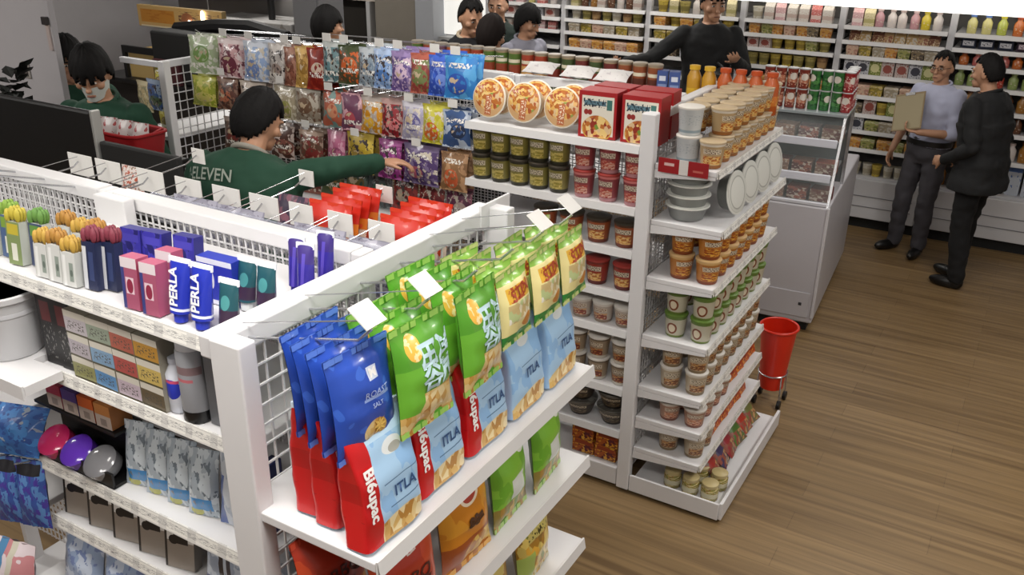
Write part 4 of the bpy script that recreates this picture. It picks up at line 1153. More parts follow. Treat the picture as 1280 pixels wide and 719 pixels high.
# third shelf
for i, (nm, c) in enumerate((('pink', '#b8385a'), ('violet', '#5a44a0'), ('orange', '#d0622a'), ('amber', '#b87a44'))):
    am = mat('nail_%d' % i, '#b8aaa2', .4, layers=[('rect', 0, 1, .55, 1, c), ('rect', .3, .7, .1, .4, '#8a7f7a')])
    p = box_proto('lip_balm_box', 'box', .056, .06, .065, am, plain(c, .45))
    p.place((-1.985 + .064 * i, 1.125, 1.318), (0, 0, R(2)), '{} topped small box in the tray under the second shelf'.format(nm), None)
tray = root('sorting_tray', 'black tray of round tins and small boxes on the third shelf', 'tray', (-1.92, 1.17, 1.172))
part('tray_floor', MB().box(-2.07, -1.75, 1.065, 1.3, 1.172, 1.18), BLACK, tray, off=(-1.92, 1.17, 1.172))
part('tray_front', MB().box(-2.07, -1.75, 1.062, 1.068, 1.172, 1.215), BLACK, tray, off=(-1.92, 1.17, 1.172))
part('tray_back', MB().box(-2.07, -1.75, 1.15, 1.156, 1.172, 1.306), BLACK, tray, off=(-1.92, 1.17, 1.172))
part('upper_ledge', MB().box(-2.07, -1.75, 1.09, 1.17, 1.308, 1.316), BLACK, tray, off=(-1.92, 1.17, 1.172))
tin = lambda c: Proto('cream_tin', 'tin', MB().lathe([(.04, 0), (.043, .004), (.043, .024), (.04, .028)], 20).mesh('cream_tin', [plain(c, .25)], 40), [('lid', MB().lathe([(.0445, .024), (.0445, .036), (.038, .041), (.01, .043)], 20).mesh('tin_lid', mat('tin_lid_' + c[1:], c, .18, coat=.6), 40))])
for i, (nm, c) in enumerate((('pink', '#b32458'), ('purple', '#5a2fa8'), ('grey', '#77777a'))):
    tin(c).place((-2.0 + .092 * i, 1.098, 1.195), (R(34), 0, R(6)), 'glossy {} cream tin tilted in the black tray'.format(nm), None)
cw = mat('clear_pack_print', '#a9b4be', .22, layers=[('noise', 3, .5, '#c9d2d8'), ('rect', .15, .85, .1, .3, '#3f86c0'), ('rect', .1, .5, .0, .1, '#b0b05a'), ('noise', 7, .6, '#6f7a84')], coat=.5)
cwb = bag_proto('cotton_pack', 'cotton pack', .085, .17, .045, cw, plain('#9aa6b0', .35), fine=False, seed=9)
for i, x in enumerate((-1.71, -1.635, -1.56, -1.485)):
    cwb.place((x, 1.11, 1.172), (R(-10), 0, R(14)), 'clear cotton pack with blue label on the third shelf, {} from the tins'.format(ords(i)), None)
nt = box_proto('navy_carton', 'carton', .028, .1, .19, plain('#1c2450', .4), plain('#20295a', .4))
nt.place((-1.30, 1.13, 1.172), 0, 'navy carton standing at the post on the third shelf', None)
wc = mat('white_undershirt_pack', '#c4cad2', .4, layers=[('noise', 3, .52, '#a4aebc'), ('rect', .0, .2, 0, .7, '#4a5f9a')], coat=.3)
wcb = bag_proto('undershirt_pack', 'pack', .12, .19, .05, wc, plain('#b4bac4', .4), fine=False, seed=12)
wcb.place((-1.375, 1.12, 1.172), (R(-8), 0, R(6)), 'white undershirt pack beside the navy carton', None)
# fourth shelf: sock packs on edge
sk = mat('sock_pack_print', '#8a8076', .4, layers=[('rect', .0, 1, .6, 1, '#d2d0cc'), ('rect', .3, .8, .55, .8, '#161416'), ('ell', .3, .62, .16, .1, '#161416'), ('rect', 0, .08, 0, 1, '#2a2624')], coat=.25)
skp = box_proto('sock_packet', 'packet', .085, .028, .125, sk, plain('#8f8a84', .5))
for i in range(5):
    skp.place((-1.98 + .1 * i, 1.10, .987), (R(-8), 0, R(12)), 'grey sock packet with a black print on the fourth shelf, {} along'.format(ords(i)), None)
tp = mat('film_pack_blue', '#93a0b4', .25, layers=[('noise', 4, .5, '#b8c2d0'), ('rect', .4, .52, .2, .9, '#2a2a34'), ('rect', .6, .7, .2, .8, '#3a3a44'), ('rect', 0, 1, 0, .15, '#34406f')], coat=.5)
tpp = bag_proto('stocking_pack', 'pack', .12, .17, .03, tp, plain('#8a96a8', .4), fine=False, seed=14)
tpp.place((-1.43, 1.1, .987), (R(-8), 0, R(8)), 'see-through stocking pack on the fourth shelf, beside the socks', None)
tpp.place((-1.31, 1.12, .987), (R(-8), 0, R(4)), 'see-through stocking pack on the fourth shelf, at the post', None)
lb2 = mat('pale_tissue_print', '#8fa0bc', .35, layers=[('noise', 3, .5, '#b8c2d2'), ('noise', 8, .58, '#6f7fa8')], coat=.3)
lbp = bag_proto('tissue_pack', 'tissue pack', .15, .18, .06, lb2, plain('#8090b0', .4), fine=False, seed=16)
for i in range(4):
    lbp.place((-1.98 + .17 * i, 1.06, .752), (R(-14), 0, R(6)), 'pale blue tissue pack on the lowest shelf in view, {} along'.format(ords(i)), None)
pwm = mat('pink_white_print', '#c9bcc0', .4, layers=[('noise', 2.5, .5, '#b3787c'), ('rect', .35, .5, 0, 1, '#4a7aa0'), ('rect', .6, .7, 0, 1, '#b8b4a4')], coat=.3)
pwb = bag_proto('napkin_pack', 'pack', .18, .2, .07, pwm, plain('#b8a8ac', .4), fine=False, seed=17)
pwb.place((-2.09, .92, .752), (R(-12), 0, R(10)), 'pink and white napkin pack at the lower left corner', None)
# left part: bin, towels, hanging blue packs
binp = Proto('waste_bin', 'bin', MB().lathe([(.068, 0), (.07, .004), (.083, .15)], 28).mesh('waste_bin', mat('bin_plastic', '#b8b8ba', .4), 40),
             [('rim', MB().lathe([(.083, .145), (.091, .15), (.092, .163), (.086, .166), (.082, .15)], 28).mesh('bin_rim', plain('#c4c4c6', .4), 40)),
              ('band', MB().lathe([(.0795, .108), (.0825, .112), (.0815, .12), (.0805, .122)], 28).mesh('bin_band', plain('#b2b2b5', .4), 40))])
binp.place((-2.045, 1.055, 1.484), 0, 'white plastic waste bin on its own small shelf', None)
wnet = bag_proto('wash_net_pack', 'pack', .13, .13, .05, mat('wash_net_print', '#a4a6a8', .45, layers=[('noise', 8, .5, '#6a6a70'), ('noise', 14, .58, '#d2d2d2')]), plain('#8a8a8e', .5), fine=False, seed=19)
wnet.place((-2.07, 1.24, 1.484), (R(-8), 0, R(8)), 'grey wash net pack behind the white bin', None)
tw = mat('blue_towel_print', '#2f5fa0', .6, layers=[('noise', 3, .5, '#3a78b8'), ('noise', 8, .56, '#24488a'), ('noise', 5, .64, '#8a94a0')], coat=.15)
twp = bag_proto('towel_pack', 'towel pack', .16, .13, .09, tw, plain('#2c5896', .6), fine=False, seed=21)
for i, (x, y) in enumerate(((-2.1, 1.02), (-2.03, 1.32))):
    twp.place((x, y, 1.25 - .075), (R(-34), 0, R(18)), 'blue towel pack under the small shelf, {}'.format(('at the left edge', 'beside the black tray')[i]), None)
hb = mat('hanging_sponge_print', '#2f4a8f', .4, layers=[('noise', 4, .5, '#4f7ab0'), ('noise', 9, .56, '#3f2f8a'), ('rect', .1, .9, .8, .95, '#16161c')], coat=.3)
hbp = bag_proto('sponge_pack', 'sponge pack', .09, .2, .05, hb, plain('#2a3f7a', .4), fine=False, seed=23)
for i, x in enumerate((-2.13, -2.06)):
    hbp.place((x, 1.0 + .02 * i, .962), (R(-6), 0, R(20)), 'blue and violet sponge pack hanging beside the socks, {}'.format(('outer one', 'inner one')[i]), None)
for x in (-2.13, -2.06):
    peg_hook(hyg, OH, (x, 1.44, 1.14), (0, -1), .44, .02, None)
# ------------------------------------------------------------------ left background
# black partition board with a silver edge and the low black counter behind the first run
O = (-3.75, 2.15, 0)
brd = root('counter_screen', 'large black counter screen with a silver edge, behind the hair goods', 'screen', O)
part('panel', MB().box(-4.4, -3.185, 2.135, 2.165, .02, 1.745), BLACK, brd, off=O, bevel=.012)
part('edge_strip', MB().box(-3.183, -3.167, 2.13, 2.17, 0, 1.75), mat('silver_edge', '#a9a9a6', .4, .5), brd, off=O, bevel=.004)
part('foot', MB().box(-4.3, -4.2, 2.05, 2.25, 0, .02), BLACK, brd, off=O)
part('foot', MB().box(-3.4, -3.3, 2.05, 2.25, 0, .02), BLACK, brd, off=O)
O = (-2.93, 2.15, 0)
lsc = root('low_screen', 'lower black screen between the silver edged one and the bending worker', 'screen', O)
part('panel', MB().box(-3.16, -2.71, 2.135, 2.165, .02, 1.63), BLACKM, lsc, off=O, bevel=.008)
part('foot', MB().box(-3.05, -2.98, 2.05, 2.25, 0, .02), BLACK, lsc, off=O)
O = (-3.65, 2.58, 0)
ctr = root('low_counter', 'low black stand carrying the red basket behind the black screens', 'stand', O)
part('body', MB().box(-3.95, -3.42, 2.45, 2.74, .06, 1.36), BLACKM, ctr, off=O, bevel=.006)
part('worktop', MB().box(-3.98, -3.4, 2.43, 2.755, 1.36, 1.39), BLACK, ctr, off=O, bevel=.006)
part('plinth', MB().box(-3.93, -3.45, 2.47, 2.72, 0, .06), BLACK, ctr, off=O)
O = (-3.63, 2.59, 1.392)
bask = root('shopping_basket', 'red plastic basket of white packs on the black counter', 'basket', O)
REDP = mat('red_basket_plastic', '#8f1a1e', .4)
m = MB()
def bk(u, v):
    a = 2 * PI * u
    e = .35
    c, s = math.cos(a), math.sin(a)
    k = .86 + .14 * v
    return (O[0] + .2 * k * math.copysign(abs(c) ** e, c), O[1] + .105 * k * math.copysign(abs(s) ** e, s), O[2] + .14 * v)
m.grid(bk, 40, 6, closed_u=True)
m.grid(lambda u, v: tuple(Vector(bk(u, v)) * 1 + (Vector((O[0], O[1], bk(u, v)[2])) - Vector(bk(u, v))).normalized() * .004), 40, 6, closed_u=True, flip=True)
m.face([bk(i / 20, .02) for i in range(20)])
part('tub', m, REDP, bask, 50, off=O)
m = MB().tube([bk(i / 40, 1) for i in range(41)], .008, 6)
part('rim', m, REDP, bask, 50, off=O)
m = MB().tube([(O[0] - .2, O[1], O[2] + .14), (O[0] - .195, O[1] + .06, O[2] + .155), (O[0] + .195, O[1] + .06, O[2] + .155), (O[0] + .2, O[1], O[2] + .14)], .007, 6)
part('handle', m, REDP, bask, 50, off=O)
wpm = mat('white_red_pack', '#b8b0ae', .4, layers=[('noise', 4, .58, '#8f2a2c')])
wpp = bag_proto('white_pack', 'pack', .1, .15, .05, wpm, plain('#aaa4a2', .4), fine=False, seed=31)
for i in range(3):
    wpp.place((O[0] - .11 + .11 * i, O[1], O[2] + .03), (R(-6), 0, R(10)), 'white pack in the red basket, {} from the partition'.format(ords(i)), None)
# dark leafy plant at the very left
O = (-4.2, 2.45, 0)
pl = root('potted_plant', 'dark leafy plant at the left edge before the grey wall', 'plant', O)
part('pot', MB().lathe([(.09, 0), (.13, .3), (.12, .3)], 18, c=O), BLACK, pl, 40, off=O)
part('stem', MB().tube([(O[0], O[1], .28), (O[0] - .02, O[1], .9), (O[0], O[1], 1.6)], .012, 6), plain('#14160f', .7), pl, off=O)
lf = MB()
rnd = random.Random(4)
for k in range(95):
    a = rnd.uniform(0, 2 * PI); z = rnd.uniform(1.15, 1.78); l = rnd.uniform(.07, .14); t = rnd.uniform(-.5, .6)
    rr = rnd.uniform(0, .08)
    b = Vector((O[0] + math.cos(a) * rr * .8, O[1] + math.sin(a) * rr * .5, z))
    d = Vector((math.cos(a) * math.cos(t), math.sin(a) * math.cos(t) * .55, math.sin(t)))
    s = d.cross(Vector((0, 0, 1))).normalized() * l * .24
    n = Vector((0, 0, .012))
    lf.face([b, b + d * l * .5 + s + n, b + d * l, b + d * l * .5 - s + n])
    lf.face([b - n * .1, b + d * l * .5 - s, b + d * l, b + d * l * .5 + s])
part('leaf_cluster', lf, plain('#121511', .6), pl, off=O)
# switch on the partition
O = (-4.78, 2.875, 1.655)
sw = root('wall_switch', 'small grey switch plate with two rockers on the partition', 'switch', O)
part('plate', MB().box(-4.812, -4.748, 2.871, 2.8795, 1.61, 1.70), plain('#8f8b86', .5), sw, off=O, bevel=.003)
for dz in (-.02, .02):
    part('rocker', MB().box(-4.798, -4.762, 2.865, 2.871, O[2] + dz - .013, O[2] + dz + .013), plain('#55504c', .4), sw, off=O, bevel=.002)
O = (-4.245, 2.70, 1.9)
ir = root('notice_clip', 'small dark notice clip at the free end of the partition', 'clip', (-4.52, 2.87, 1.91))
part('clip_body', MB().box(-4.54, -4.497, 2.86, 2.8795, 1.91, 1.95), plain('#2a2626', .5), ir, off=(-4.52, 2.87, 1.91), bevel=.003)
part('paper', MB().box(-4.53, -4.503, 2.872, 2.8795, 1.78, 1.91), plain('#a89a96', .6), ir, off=(-4.52, 2.87, 1.91))

# far service counter with dark machines and an ochre sign
O = (-6.3, 5.2, 0)
sc_ = root('service_counter', 'dark service counter far behind the hanging snacks', 'counter', O)
part('body', MB().box(-7.4, -5.25, 5.15, 5.75, .08, 1.02), mat('counter_front', '#1c1816', .5), sc_, off=O, bevel=.01)
part('worktop', MB().box(-7.45, -5.2, 5.1, 5.8, 1.02, 1.06), BLACK, sc_, off=O, bevel=.006)
part('plinth', MB().box(-7.55, -5.3, 5.2, 5.7, 0, .08), BLACKM, sc_, off=O)
O = (-5.9, 5.45, 1.16)
mc = root('food_warmer', 'long black food warmer cabinet with a lit end, on the service counter', 'food warmer', O)
part('cabinet', MB().box(-6.66, -5.22, 5.15, 5.75, 1.062, 1.5), BLACKM, mc, off=O, bevel=.02)
part('top_hood', MB().tube([(-6.6, 5.4, 1.49), (-6.1, 5.4, 1.55), (-5.7, 5.4, 1.57), (-5.3, 5.4, 1.51)], .06, 8), BLACK, mc, 40, off=O)
part('glass_end', MB().box(-7.05, -6.68, 5.2, 5.7, 1.062, 1.3), mat('lit_glass_case', '#8a7448', .2, emit=.25), mc, off=O, bevel=.008)
part('case_frame', MB().box(-7.09, -6.67, 5.17, 5.2, 1.28, 1.34).box(-7.09, -7.05, 5.17, 5.2, 1.062, 1.28), BLACK, mc, off=O)
O = (-6.4, 5.12, 1.062)
bxr = root('snack_tray', 'small dark red tray with a pink card, before the black food warmer', 'tray', O)
part('tray', MB().box(-6.62, -6.3, 5.11, 5.148, 1.062, 1.27), plain('#3f1c20', .5), bxr, off=O, bevel=.005)
part('card', MB().box(-6.52, -6.42, 5.10, 5.109, 1.1, 1.2), plain('#b07078', .5), bxr, off=O)
O = (-7.3, 6.03, 1.45)
sg = root('menu_sign', 'ochre menu sign with a pale right half, hanging over the service counter', 'sign', O)
sgm = mat('ochre_sign_print', '#b8955c', .5, layers=[('rect', .04, .45, .22, .82, '#b3782c'), ('noise', 7, .55, '#a86a24', (.06, .43, .25, .8)), ('noise', 11, .56, '#6a4a34', (.5, .97, .15, .85)), ('ell', .6, .5, .07, .3, '#8f5a3a'), ('rect', .03, .97, .0, .08, '#d0c0a0')], emit=.12)
part('board', MB().box(-7.89, -6.7, 6.0, 6.06, 1.37, 1.575, 0, 1), [plain('#8a744a', .5), sgm], sg, off=O, bevel=.006)
for x in (-7.7, -6.9):
    part('hanger', MB().tube([(x, 6.03, 1.57), (x, 6.03, ZC)], .006, 6), STEEL, sg, off=O)
for i, (x, z) in enumerate(((-7.13, 1.44), (-6.94, 1.515))):
    part('lamp', MB().ellipsoid((x, 5.985, z), .026, .012, .035 + .025 * i, 10, 6), mat('sign_lamp_%d' % i, '#fff2d8', .4, emit=7), sg, 60, off=O)
O = (-6.4, 7.2, 0)
kit = root('kitchen_unit', 'pale kitchen unit with a dark hood strip in the far corner', 'kitchen unit', O)
part('body', MB().box(-7.5, -6.32, 6.5, 7.0, .02, 1.44), mat('kitchen_unit_grey', '#a6a4a2', .5, layers=[('noise', 6, .6, '#86827e')]), kit, off=O, bevel=.01)
part('hood', MB().box(-8.6, -7.0, 6.6, 7.1, 1.64, 1.8), plain('#3c3a38', .5), kit, off=O, bevel=.01)
part('back_plate', MB().box(-8.6, -6.32, 7.1, 7.15, .0, 2.2), plain('#8d8a88', .5), kit, off=O)
part('pipe', MB().tube([(-6.76, 6.7, 1.44), (-6.76, 6.7, 2.4)], .035, 10), BLACK, kit, 40, off=O)
O = (-6.12, 6.65, 0)
prt = root('tall_grey_locker', 'tall grey locker beside the doorway where the green-backed worker stands', 'locker', O)
part('body', MB().box(-6.28, -5.95, 6.5, 6.85, 0.04, 2.1), plain('#77777a', .5), prt, off=O, bevel=.008)
part('door', MB().box(-6.26, -5.97, 6.485, 6.499, .1, 2.05), plain('#808083', .5), prt, off=O, bevel=.004)
part('foot', MB().box(-6.26, -5.97, 6.52, 6.83, 0, .04), BLACK, prt, off=O)
# bright window unit behind the suited man
structure('window_1', MB().box(-5.84, -5.25, 8.38, 8.44, 1.2, 2.6), mat('lit_window', '#eceae4', .5, emit=.9))
structure('trim_window_sill', MB().box(-5.86, -5.2, 8.28, 8.44, 1.12, 1.18), plain('#c0c0c0', .5))

# ------------------------------------------------------------------ freezer
FRW = mat('freezer_white', '#b9b7bc', .35, vary=.05)
GLS = mat('freezer_glass', '#c4cccb', .08, alpha=.07, spec=.2)
O = (-1.4, 6.15, 0)
FRZ = Matrix.Translation((O[0] - .05, O[1] - .03, 0)) @ Matrix.Rotation(R(4.0), 4, 'Z') @ Matrix.Translation((-O[0], -O[1], 0))
frz = root('display_freezer', 'white chest freezer with a sloping glass front and shelves above', 'freezer', (O[0] - .05, O[1] - .03, 0), R(4.0))
fx0, fx1, fy0, fy1 = -1.85, -.955, 5.42, 6.9
part('chest', MB().box(fx0, fx1, fy0, fy1, .06, .84), FRW, frz, off=O, bevel=.012)
part('kick_plate', MB().box(fx0 + .03, fx1 - .03, fy0 + .03, fy1 - .03, .0, .06), BLACKM, frz, off=O)
vb = MB()
for k in range(3):
    vb.box(-1.3, -1.02, fy0 - .003, fy0 + .001, .14 + .035 * k, .15 + .035 * k)
part('vent_grille', vb, plain('#6f6e72', .5), frz, off=O)
part('lower_panel', MB().box(-1.36, -.985, fy0 - .008, fy0 - .001, .1, .27), FRW, frz, off=O, bevel=.003)
part('corner_bumper', MB().box(-.966, -.948, fy0 - .01, fy0 + .006, .1, .84), plain('#c6c5c8', .4), frz, off=O, bevel=.003)
part('maker_label', MB().box(-1.05, -1.03, fy0 - .0095, fy0 - .0082, .18, .2), plain('#3a3a40', .4), frz, off=O)
# glass superstructure: sloping front, two white-railed shelves, deck on top
part('glass_front', MB().grid(lambda u, v: (fx0 + .02 + (fx1 - fx0 - .04) * u, fy0 + .015 + .2 * v, .85 + .5 * v), 1, 1).grid(lambda u, v: (fx1 - .02 - (fx1 - fx0 - .04) * u, fy0 + .021 + .2 * v, .85 + .5 * v), 1, 1), GLS, frz, off=O)
part('side_glass', MB().box(fx1 - .012, fx1 - .006, fy0 + .24, fy0 + .6, .85, 1.38), GLS, frz, off=O)
for x in (fx0 + .012, fx1 - .012):
    part('frame_upright', MB().tube([(x, fy0 + .012, .83), (x, fy0 + .215, 1.36)], .011, 4), CHROME, frz, off=O)
    part('frame_upright', MB().box(x - .01, x + .01, fy0 + .59, fy0 + .61, .84, 1.4), CHROME, frz, off=O)
part('top_deck', MB().box(fx0, fx1, fy0 + .2, fy0 + .62, 1.352, 1.372), mat('deck_glass', '#8f979a', .15), frz, off=O, bevel=.003)
for z, dy in ((1.0, .07), (1.2, .145)):
    s = part('wire_shelf', MB().box(fx0 + .03, fx1 - .03, fy0 + dy + .02, fy0 + .58, z - .012, z), plain('#8a8d90', .3), frz, off=O)
    part('white_rail', MB().box(fx0 + .03, fx1 - .03, fy0 + dy + .003, fy0 + dy + .019, z - .028, z + .022), plain('#d4d6e0', .3), s, off=O, bevel=.004)
part('back_glass', MB().box(fx0 + .02, fx1 - .02, fy0 + .6, fy0 + .61, .85, 1.35), plain('#55585a', .3), frz, off=O)
part('control_strip', MB().box(fx0 + .02, fx1 - .02, fy0 + .003, fy0 + .03, .842, .862), plain('#d0d1d8', .25), frz, off=O, bevel=.003)
tray_cols = ['#6a3a34', '#8a4a3a', '#7a5a4a', '#5a2f2c', '#94705a', '#6f4a40', '#7f3c38']
for j, (z, dy) in enumerate(((.845, .06), (1.0, .11), (1.2, .19))):
    for i in range(6):
        nm = ('russet', 'brick', 'tan', 'maroon', 'beige', 'brown')[(i + j) % 6]
        p = box_proto('frozen_food_carton', 'carton', .12, .12, .075, mat('frozen_%d%d' % (j, i), tray_cols[(i + j) % 7], .4, layers=[('food', 6, [tray_cols[(i + 2) % 7], '#b8a898', tray_cols[i % 7]])]), plain(tray_cols[(i + j) % 7], .45))
        p.place(FRZ @ Vector((-1.03 - .14 * i, fy0 + dy + .09, z + .002)), (0, 0, R(random.uniform(-4, 4))), '{} frozen food carton inside the freezer, {} level, {} from the outer edge'.format(nm, ('bottom', 'middle', 'top')[j], ords(i)), None)
def drinkcan(nm, base, band, c3):
    art = mat(nm + '_can_print', base, .3, layers=[('rect', 0, 1, .28, .62, band), ('noise', 9, .55, c3, (0, 1, .1, .8)), ('ell', .5, .6, .12, .18, '#d9d2c8')], coat=.3)
    return cup_proto('drink_can', 'drink can', .031, .033, .118, art, plain('#a8a8a8', .3), .003, 12)
rc, gc, bc = drinkcan('red', '#8f1f24', '#a84a4a', '#d9b8b0'), drinkcan('green', '#2f6a34', '#4f8a4a', '#1f4a28'), drinkcan('russet', '#7a2f24', '#b8745a', '#d0a890')
for p, nm, xs in ((bc, 'russet', (-1.46, -1.39, -1.32, -1.25)), (gc, 'green', (-1.18, -1.112, -1.046 + .002)), (rc, 'bright red', (-.985, ))):
    for j in range(2):
        for i, x in enumerate(xs):
            p.place(FRZ @ Vector((x, 5.7, 1.374 + .122 * j)), R(random.uniform(-60, 60)), '{} drink can on the freezer top, {} layer, {} of its colour'.format(nm, ('lower', 'upper')[j], ords(i)), None)
for j in range(2):
    for i in range(3):
        rc.place(FRZ @ Vector((-.985, 5.77 + .07 * i, 1.374 + .122 * j)), R(40 * i), 'bright red drink can on the freezer top, {} layer, {} behind the edge can'.format(('lower', 'upper')[j], ords(i)), None)

# ------------------------------------------------------------------ orange-red bin on wheels
O = (-.935, 4.42, 0)
bkt = root('rolling_basket', 'tall orange red basket on small wheels, past the noodle rack', 'basket', O)
BKM = mat('orange_red_plastic', '#c8260f', .35, coat=.2)
def bprof(u, v):
    a = 2 * PI * u
    r = .062 + .034 * v
    return (O[0] + r * math.cos(a), O[1] + r * 1.1 * math.sin(a), .1 + .36 * v)
m = MB().grid(bprof, 28, 10, closed_u=True)
m.grid(lambda u, v: (O[0] + (bprof(u, v)[0] - O[0]) * .95, O[1] + (bprof(u, v)[1] - O[1]) * .95, .106 + .354 * v), 28, 10, closed_u=True, flip=True)
m.face([bprof(i / 28, 0) for i in range(28)][::-1]).__class__ if False else None
part('tub', m, BKM, bkt, 50, off=O)
part('tub_floor', MB().lathe([(.064, .1), (.064, .108)], 24, c=(O[0], O[1], 0)), BKM, bkt, 40, off=O)
part('rim', MB().tube([(O[0] + .098 * math.cos(2 * PI * i / 28), O[1] + .107 * math.sin(2 * PI * i / 28), .46) for i in range(29)], .0075, 8), BKM, bkt, 50, off=O)
part('wire_band', MB().tube([(O[0] + .076 * math.cos(2 * PI * i / 28), O[1] + .083 * math.sin(2 * PI * i / 28), .19) for i in range(29)], .004, 6), CHROME, bkt, 50, off=O)
for sx, sy in ((1, 1), (1, -1), (-1, 1), (-1, -1)):
    x, y = O[0] + .055 * sx, O[1] + .055 * sy
    lg = part('wheel_leg', MB().tube([(x * 1 + .006 * sx, y, .19), (x + .012 * sx, y + .008 * sy, .035)], .0045, 6), CHROME, bkt, off=O)
    w = MB().tube([(x + .012 * sx - .009, y + .008 * sy, .026), (x + .012 * sx + .009, y + .008 * sy, .026)], .025, 14)
    part('wheel', w, BLACK, lg, 40, off=O)

# ------------------------------------------------------------------ refrigerated wall
FY, FB = 7.75, 8.3
SHX = [(-4.9, -4.04), (-4.04, -3.18), (-3.18, -2.32), (-2.32, -1.5), (-1.5, -.68), (-.68, .2)]
ZA = [1.66, 1.545, 1.43, 1.285, 1.12, .97, .835, .685]
ZB = [1.66, 1.55, 1.425, 1.27, 1.1, .94, .725]
COOLW = mat('cooler_white', '#c2c1c3', .4)
COOLB = mat('cooler_back', '#6a6866', .5)
STRIP = mat('cooler_strip_light', '#fff8ea', .4, emit=3.0)
HEAD = mat('cooler_lit_header', '#fdfbf4', .4, emit=2.2)
look_ = ['farthest from the two men, mostly hidden', 'second beyond the grey shirted man', 'behind the person with dark equipment', 'just behind the freezer cans', 'behind the man with the clipboard', 'behind the man in black']
for si, (a, b) in enumerate(SHX):
    O = ((a + b) / 2, 8.0, 0)
    c = root('open_display_cooler', 'white open cooler section full of chilled goods, ' + look_[si], 'cooler', O)
    part('back_panel', MB().box(a, b, FB - .02, FB, .1, 2.15), COOLB, c, off=O)
    for x in (a, b - .024):
        part('side_panel', MB().box(x, x + .024, FY + .0, FB - .021, .44, 2.15) if (si in (0, 5) and (x == a) == (si == 0)) else MB().box(x, x + .024, FY + .02, FY + .07, .44, 1.86), COOLW, c, off=O)
    bs = part('base_cabinet', MB().box(a + .002, b - .002, FY - .03, FB - .02, .1, .435), COOLW, c, off=O, bevel=.006)
    gr = MB()
    for k in range(2):
        gr.box(a + .04, b - .04, FY - .034, FY - .029, .2 + .09 * k, .207 + .09 * k)
    part('groove', gr, plain('#77767a', .5), bs, off=O)
    part('kick_plate', MB().box(a + .002, b - .002, FY + .04, FB - .02, 0, .1), BLACKM, c, off=O)
    cn = part('canopy', MB().box(a, b, FY - .06, FB, 1.87, 2.2), COOLW, c, off=O, bevel=.006)
    part('lit_header', MB().box(a + .001, b - .001, FY - .075, FY - .061, 1.81, 2.16), HEAD, cn, off=O)
    part('strip_light', MB().box(a + .05, b - .05, FY + .02, FY + .06, 1.845, 1.868), STRIP, cn, off=O)
    zs = ZB if si == 5 else ZA
    if si < 3:
        zs = [z for z in zs if z > 1.1]
    for z in zs:
        shelf_part(c, O, a + .026, b - .026, FY, FB - .06, z, '-y', RAILW, COOLW)
    part('well_floor', MB().box(a + .026, b - .026, FY + .02, FB - .03, .436, .45), COOLW, c, off=O)

# chilled goods
def milk(nm, base, c2, w=.062, h=.095):
    art = mat(nm + '_carton_print', base, .45, layers=[('rect', 0, 1, .25, .55, c2), ('noise', 10, .58, c2, (0, 1, .0, .95))])
    mb = MB().box(-w / 2, w / 2, -w / 2, w / 2, 0, h * .76, 0)
    mb.face([(-w / 2, -w / 2, h * .76), (w / 2, -w / 2, h * .76), (w / 2, 0, h), (-w / 2, 0, h)], 0, [(0, .76), (1, .76), (1, 1), (0, 1)])
    mb.face([(w / 2, w / 2, h * .76), (-w / 2, w / 2, h * .76), (-w / 2, 0, h), (w / 2, 0, h)], 0, [(0, .76), (1, .76), (1, 1), (0, 1)])
    for s in (-1, 1):
        q = [(s * w / 2, -w / 2, h * .76), (s * w / 2, w / 2, h * .76), (s * w / 2, 0, h)]
        mb.face(q if s > 0 else q[::-1], 0)
    return Proto('drink_carton', 'drink carton', mb.mesh('drink_carton', [art]), [])
def wedge(nm, base, c2, w=.085, h=.085, d=.07):
    art = mat(nm + '_wedge_print', base, .4, layers=[('food', 7, [base, c2, '#c9b494', base]), ('rect', .1, .9, .6, .85, c2)])
    mb = MB()
    A = [(-w / 2, -d / 2, 0), (w / 2, -d / 2, 0), (w / 2, d / 2, 0), (-w / 2, d / 2, 0), (-w / 2, .1 * d, h), (w / 2, .1 * d, h)]
    mb.face([A[0], A[1], A[5], A[4]], 0).__class__ if False else None
    for q in ((0, 1, 5, 4), (2, 3, 4, 5), (3, 2, 1, 0)):
        mb.face([A[i] for i in q], 0)
    mb.face([A[1], A[2], A[5]], 0); mb.face([A[3], A[0], A[4]], 0)
    return Proto('sandwich_pack', 'sandwich', mb.mesh('sandwich_pack', [art]), [])
def flat(nm, base, c2, w=.1, h=.06, d=.12, name='food_tray', cat='food tray'):
    art = mat(nm + '_tray_print', base, .4, layers=[('food', 6, [base, c2, '#b8a890', c2, base])], coat=.2)
    mb = MB()
    k = .86
    A = [(-w / 2 * k, -d / 2 * k, 0), (w / 2 * k, -d / 2 * k, 0), (w / 2 * k, d / 2 * k, 0), (-w / 2 * k, d / 2 * k, 0), (-w / 2, -d / 2, h * .8), (w / 2, -d / 2, h * .8), (w / 2, d / 2, h * .8), (-w / 2, d / 2, h * .8)]
    for q in ((0, 1, 5, 4), (1, 2, 6, 5), (2, 3, 7, 6), (3, 0, 4, 7), (3, 2, 1, 0)):
        mb.face([A[i] for i in q], 0)
    B = [(x * .9, y * .9, h) for x, y, _ in A[4:]]
    for i in range(4):
        mb.face([A[4 + i], A[4 + (i + 1) % 4], B[(i + 1) % 4], B[i]], 0)
    mb.face(B, 0)
    return Proto(name, cat, mb.mesh(name, [art]), [])
def tub(nm, base, c2, r=.04, h=.07):
    art = mat(nm + '_tub_print', base, .4, layers=[('rect', 0, 1, .2, .6, c2), ('noise', 12, .56, c2)])
    return Proto('yogurt_tub', 'tub', MB().lathe([(r * .8, 0), (r, h * .9), (r * 1.06, h * .92), (r * 1.06, h)], 12).mesh('yogurt_tub', [art], 40), [])
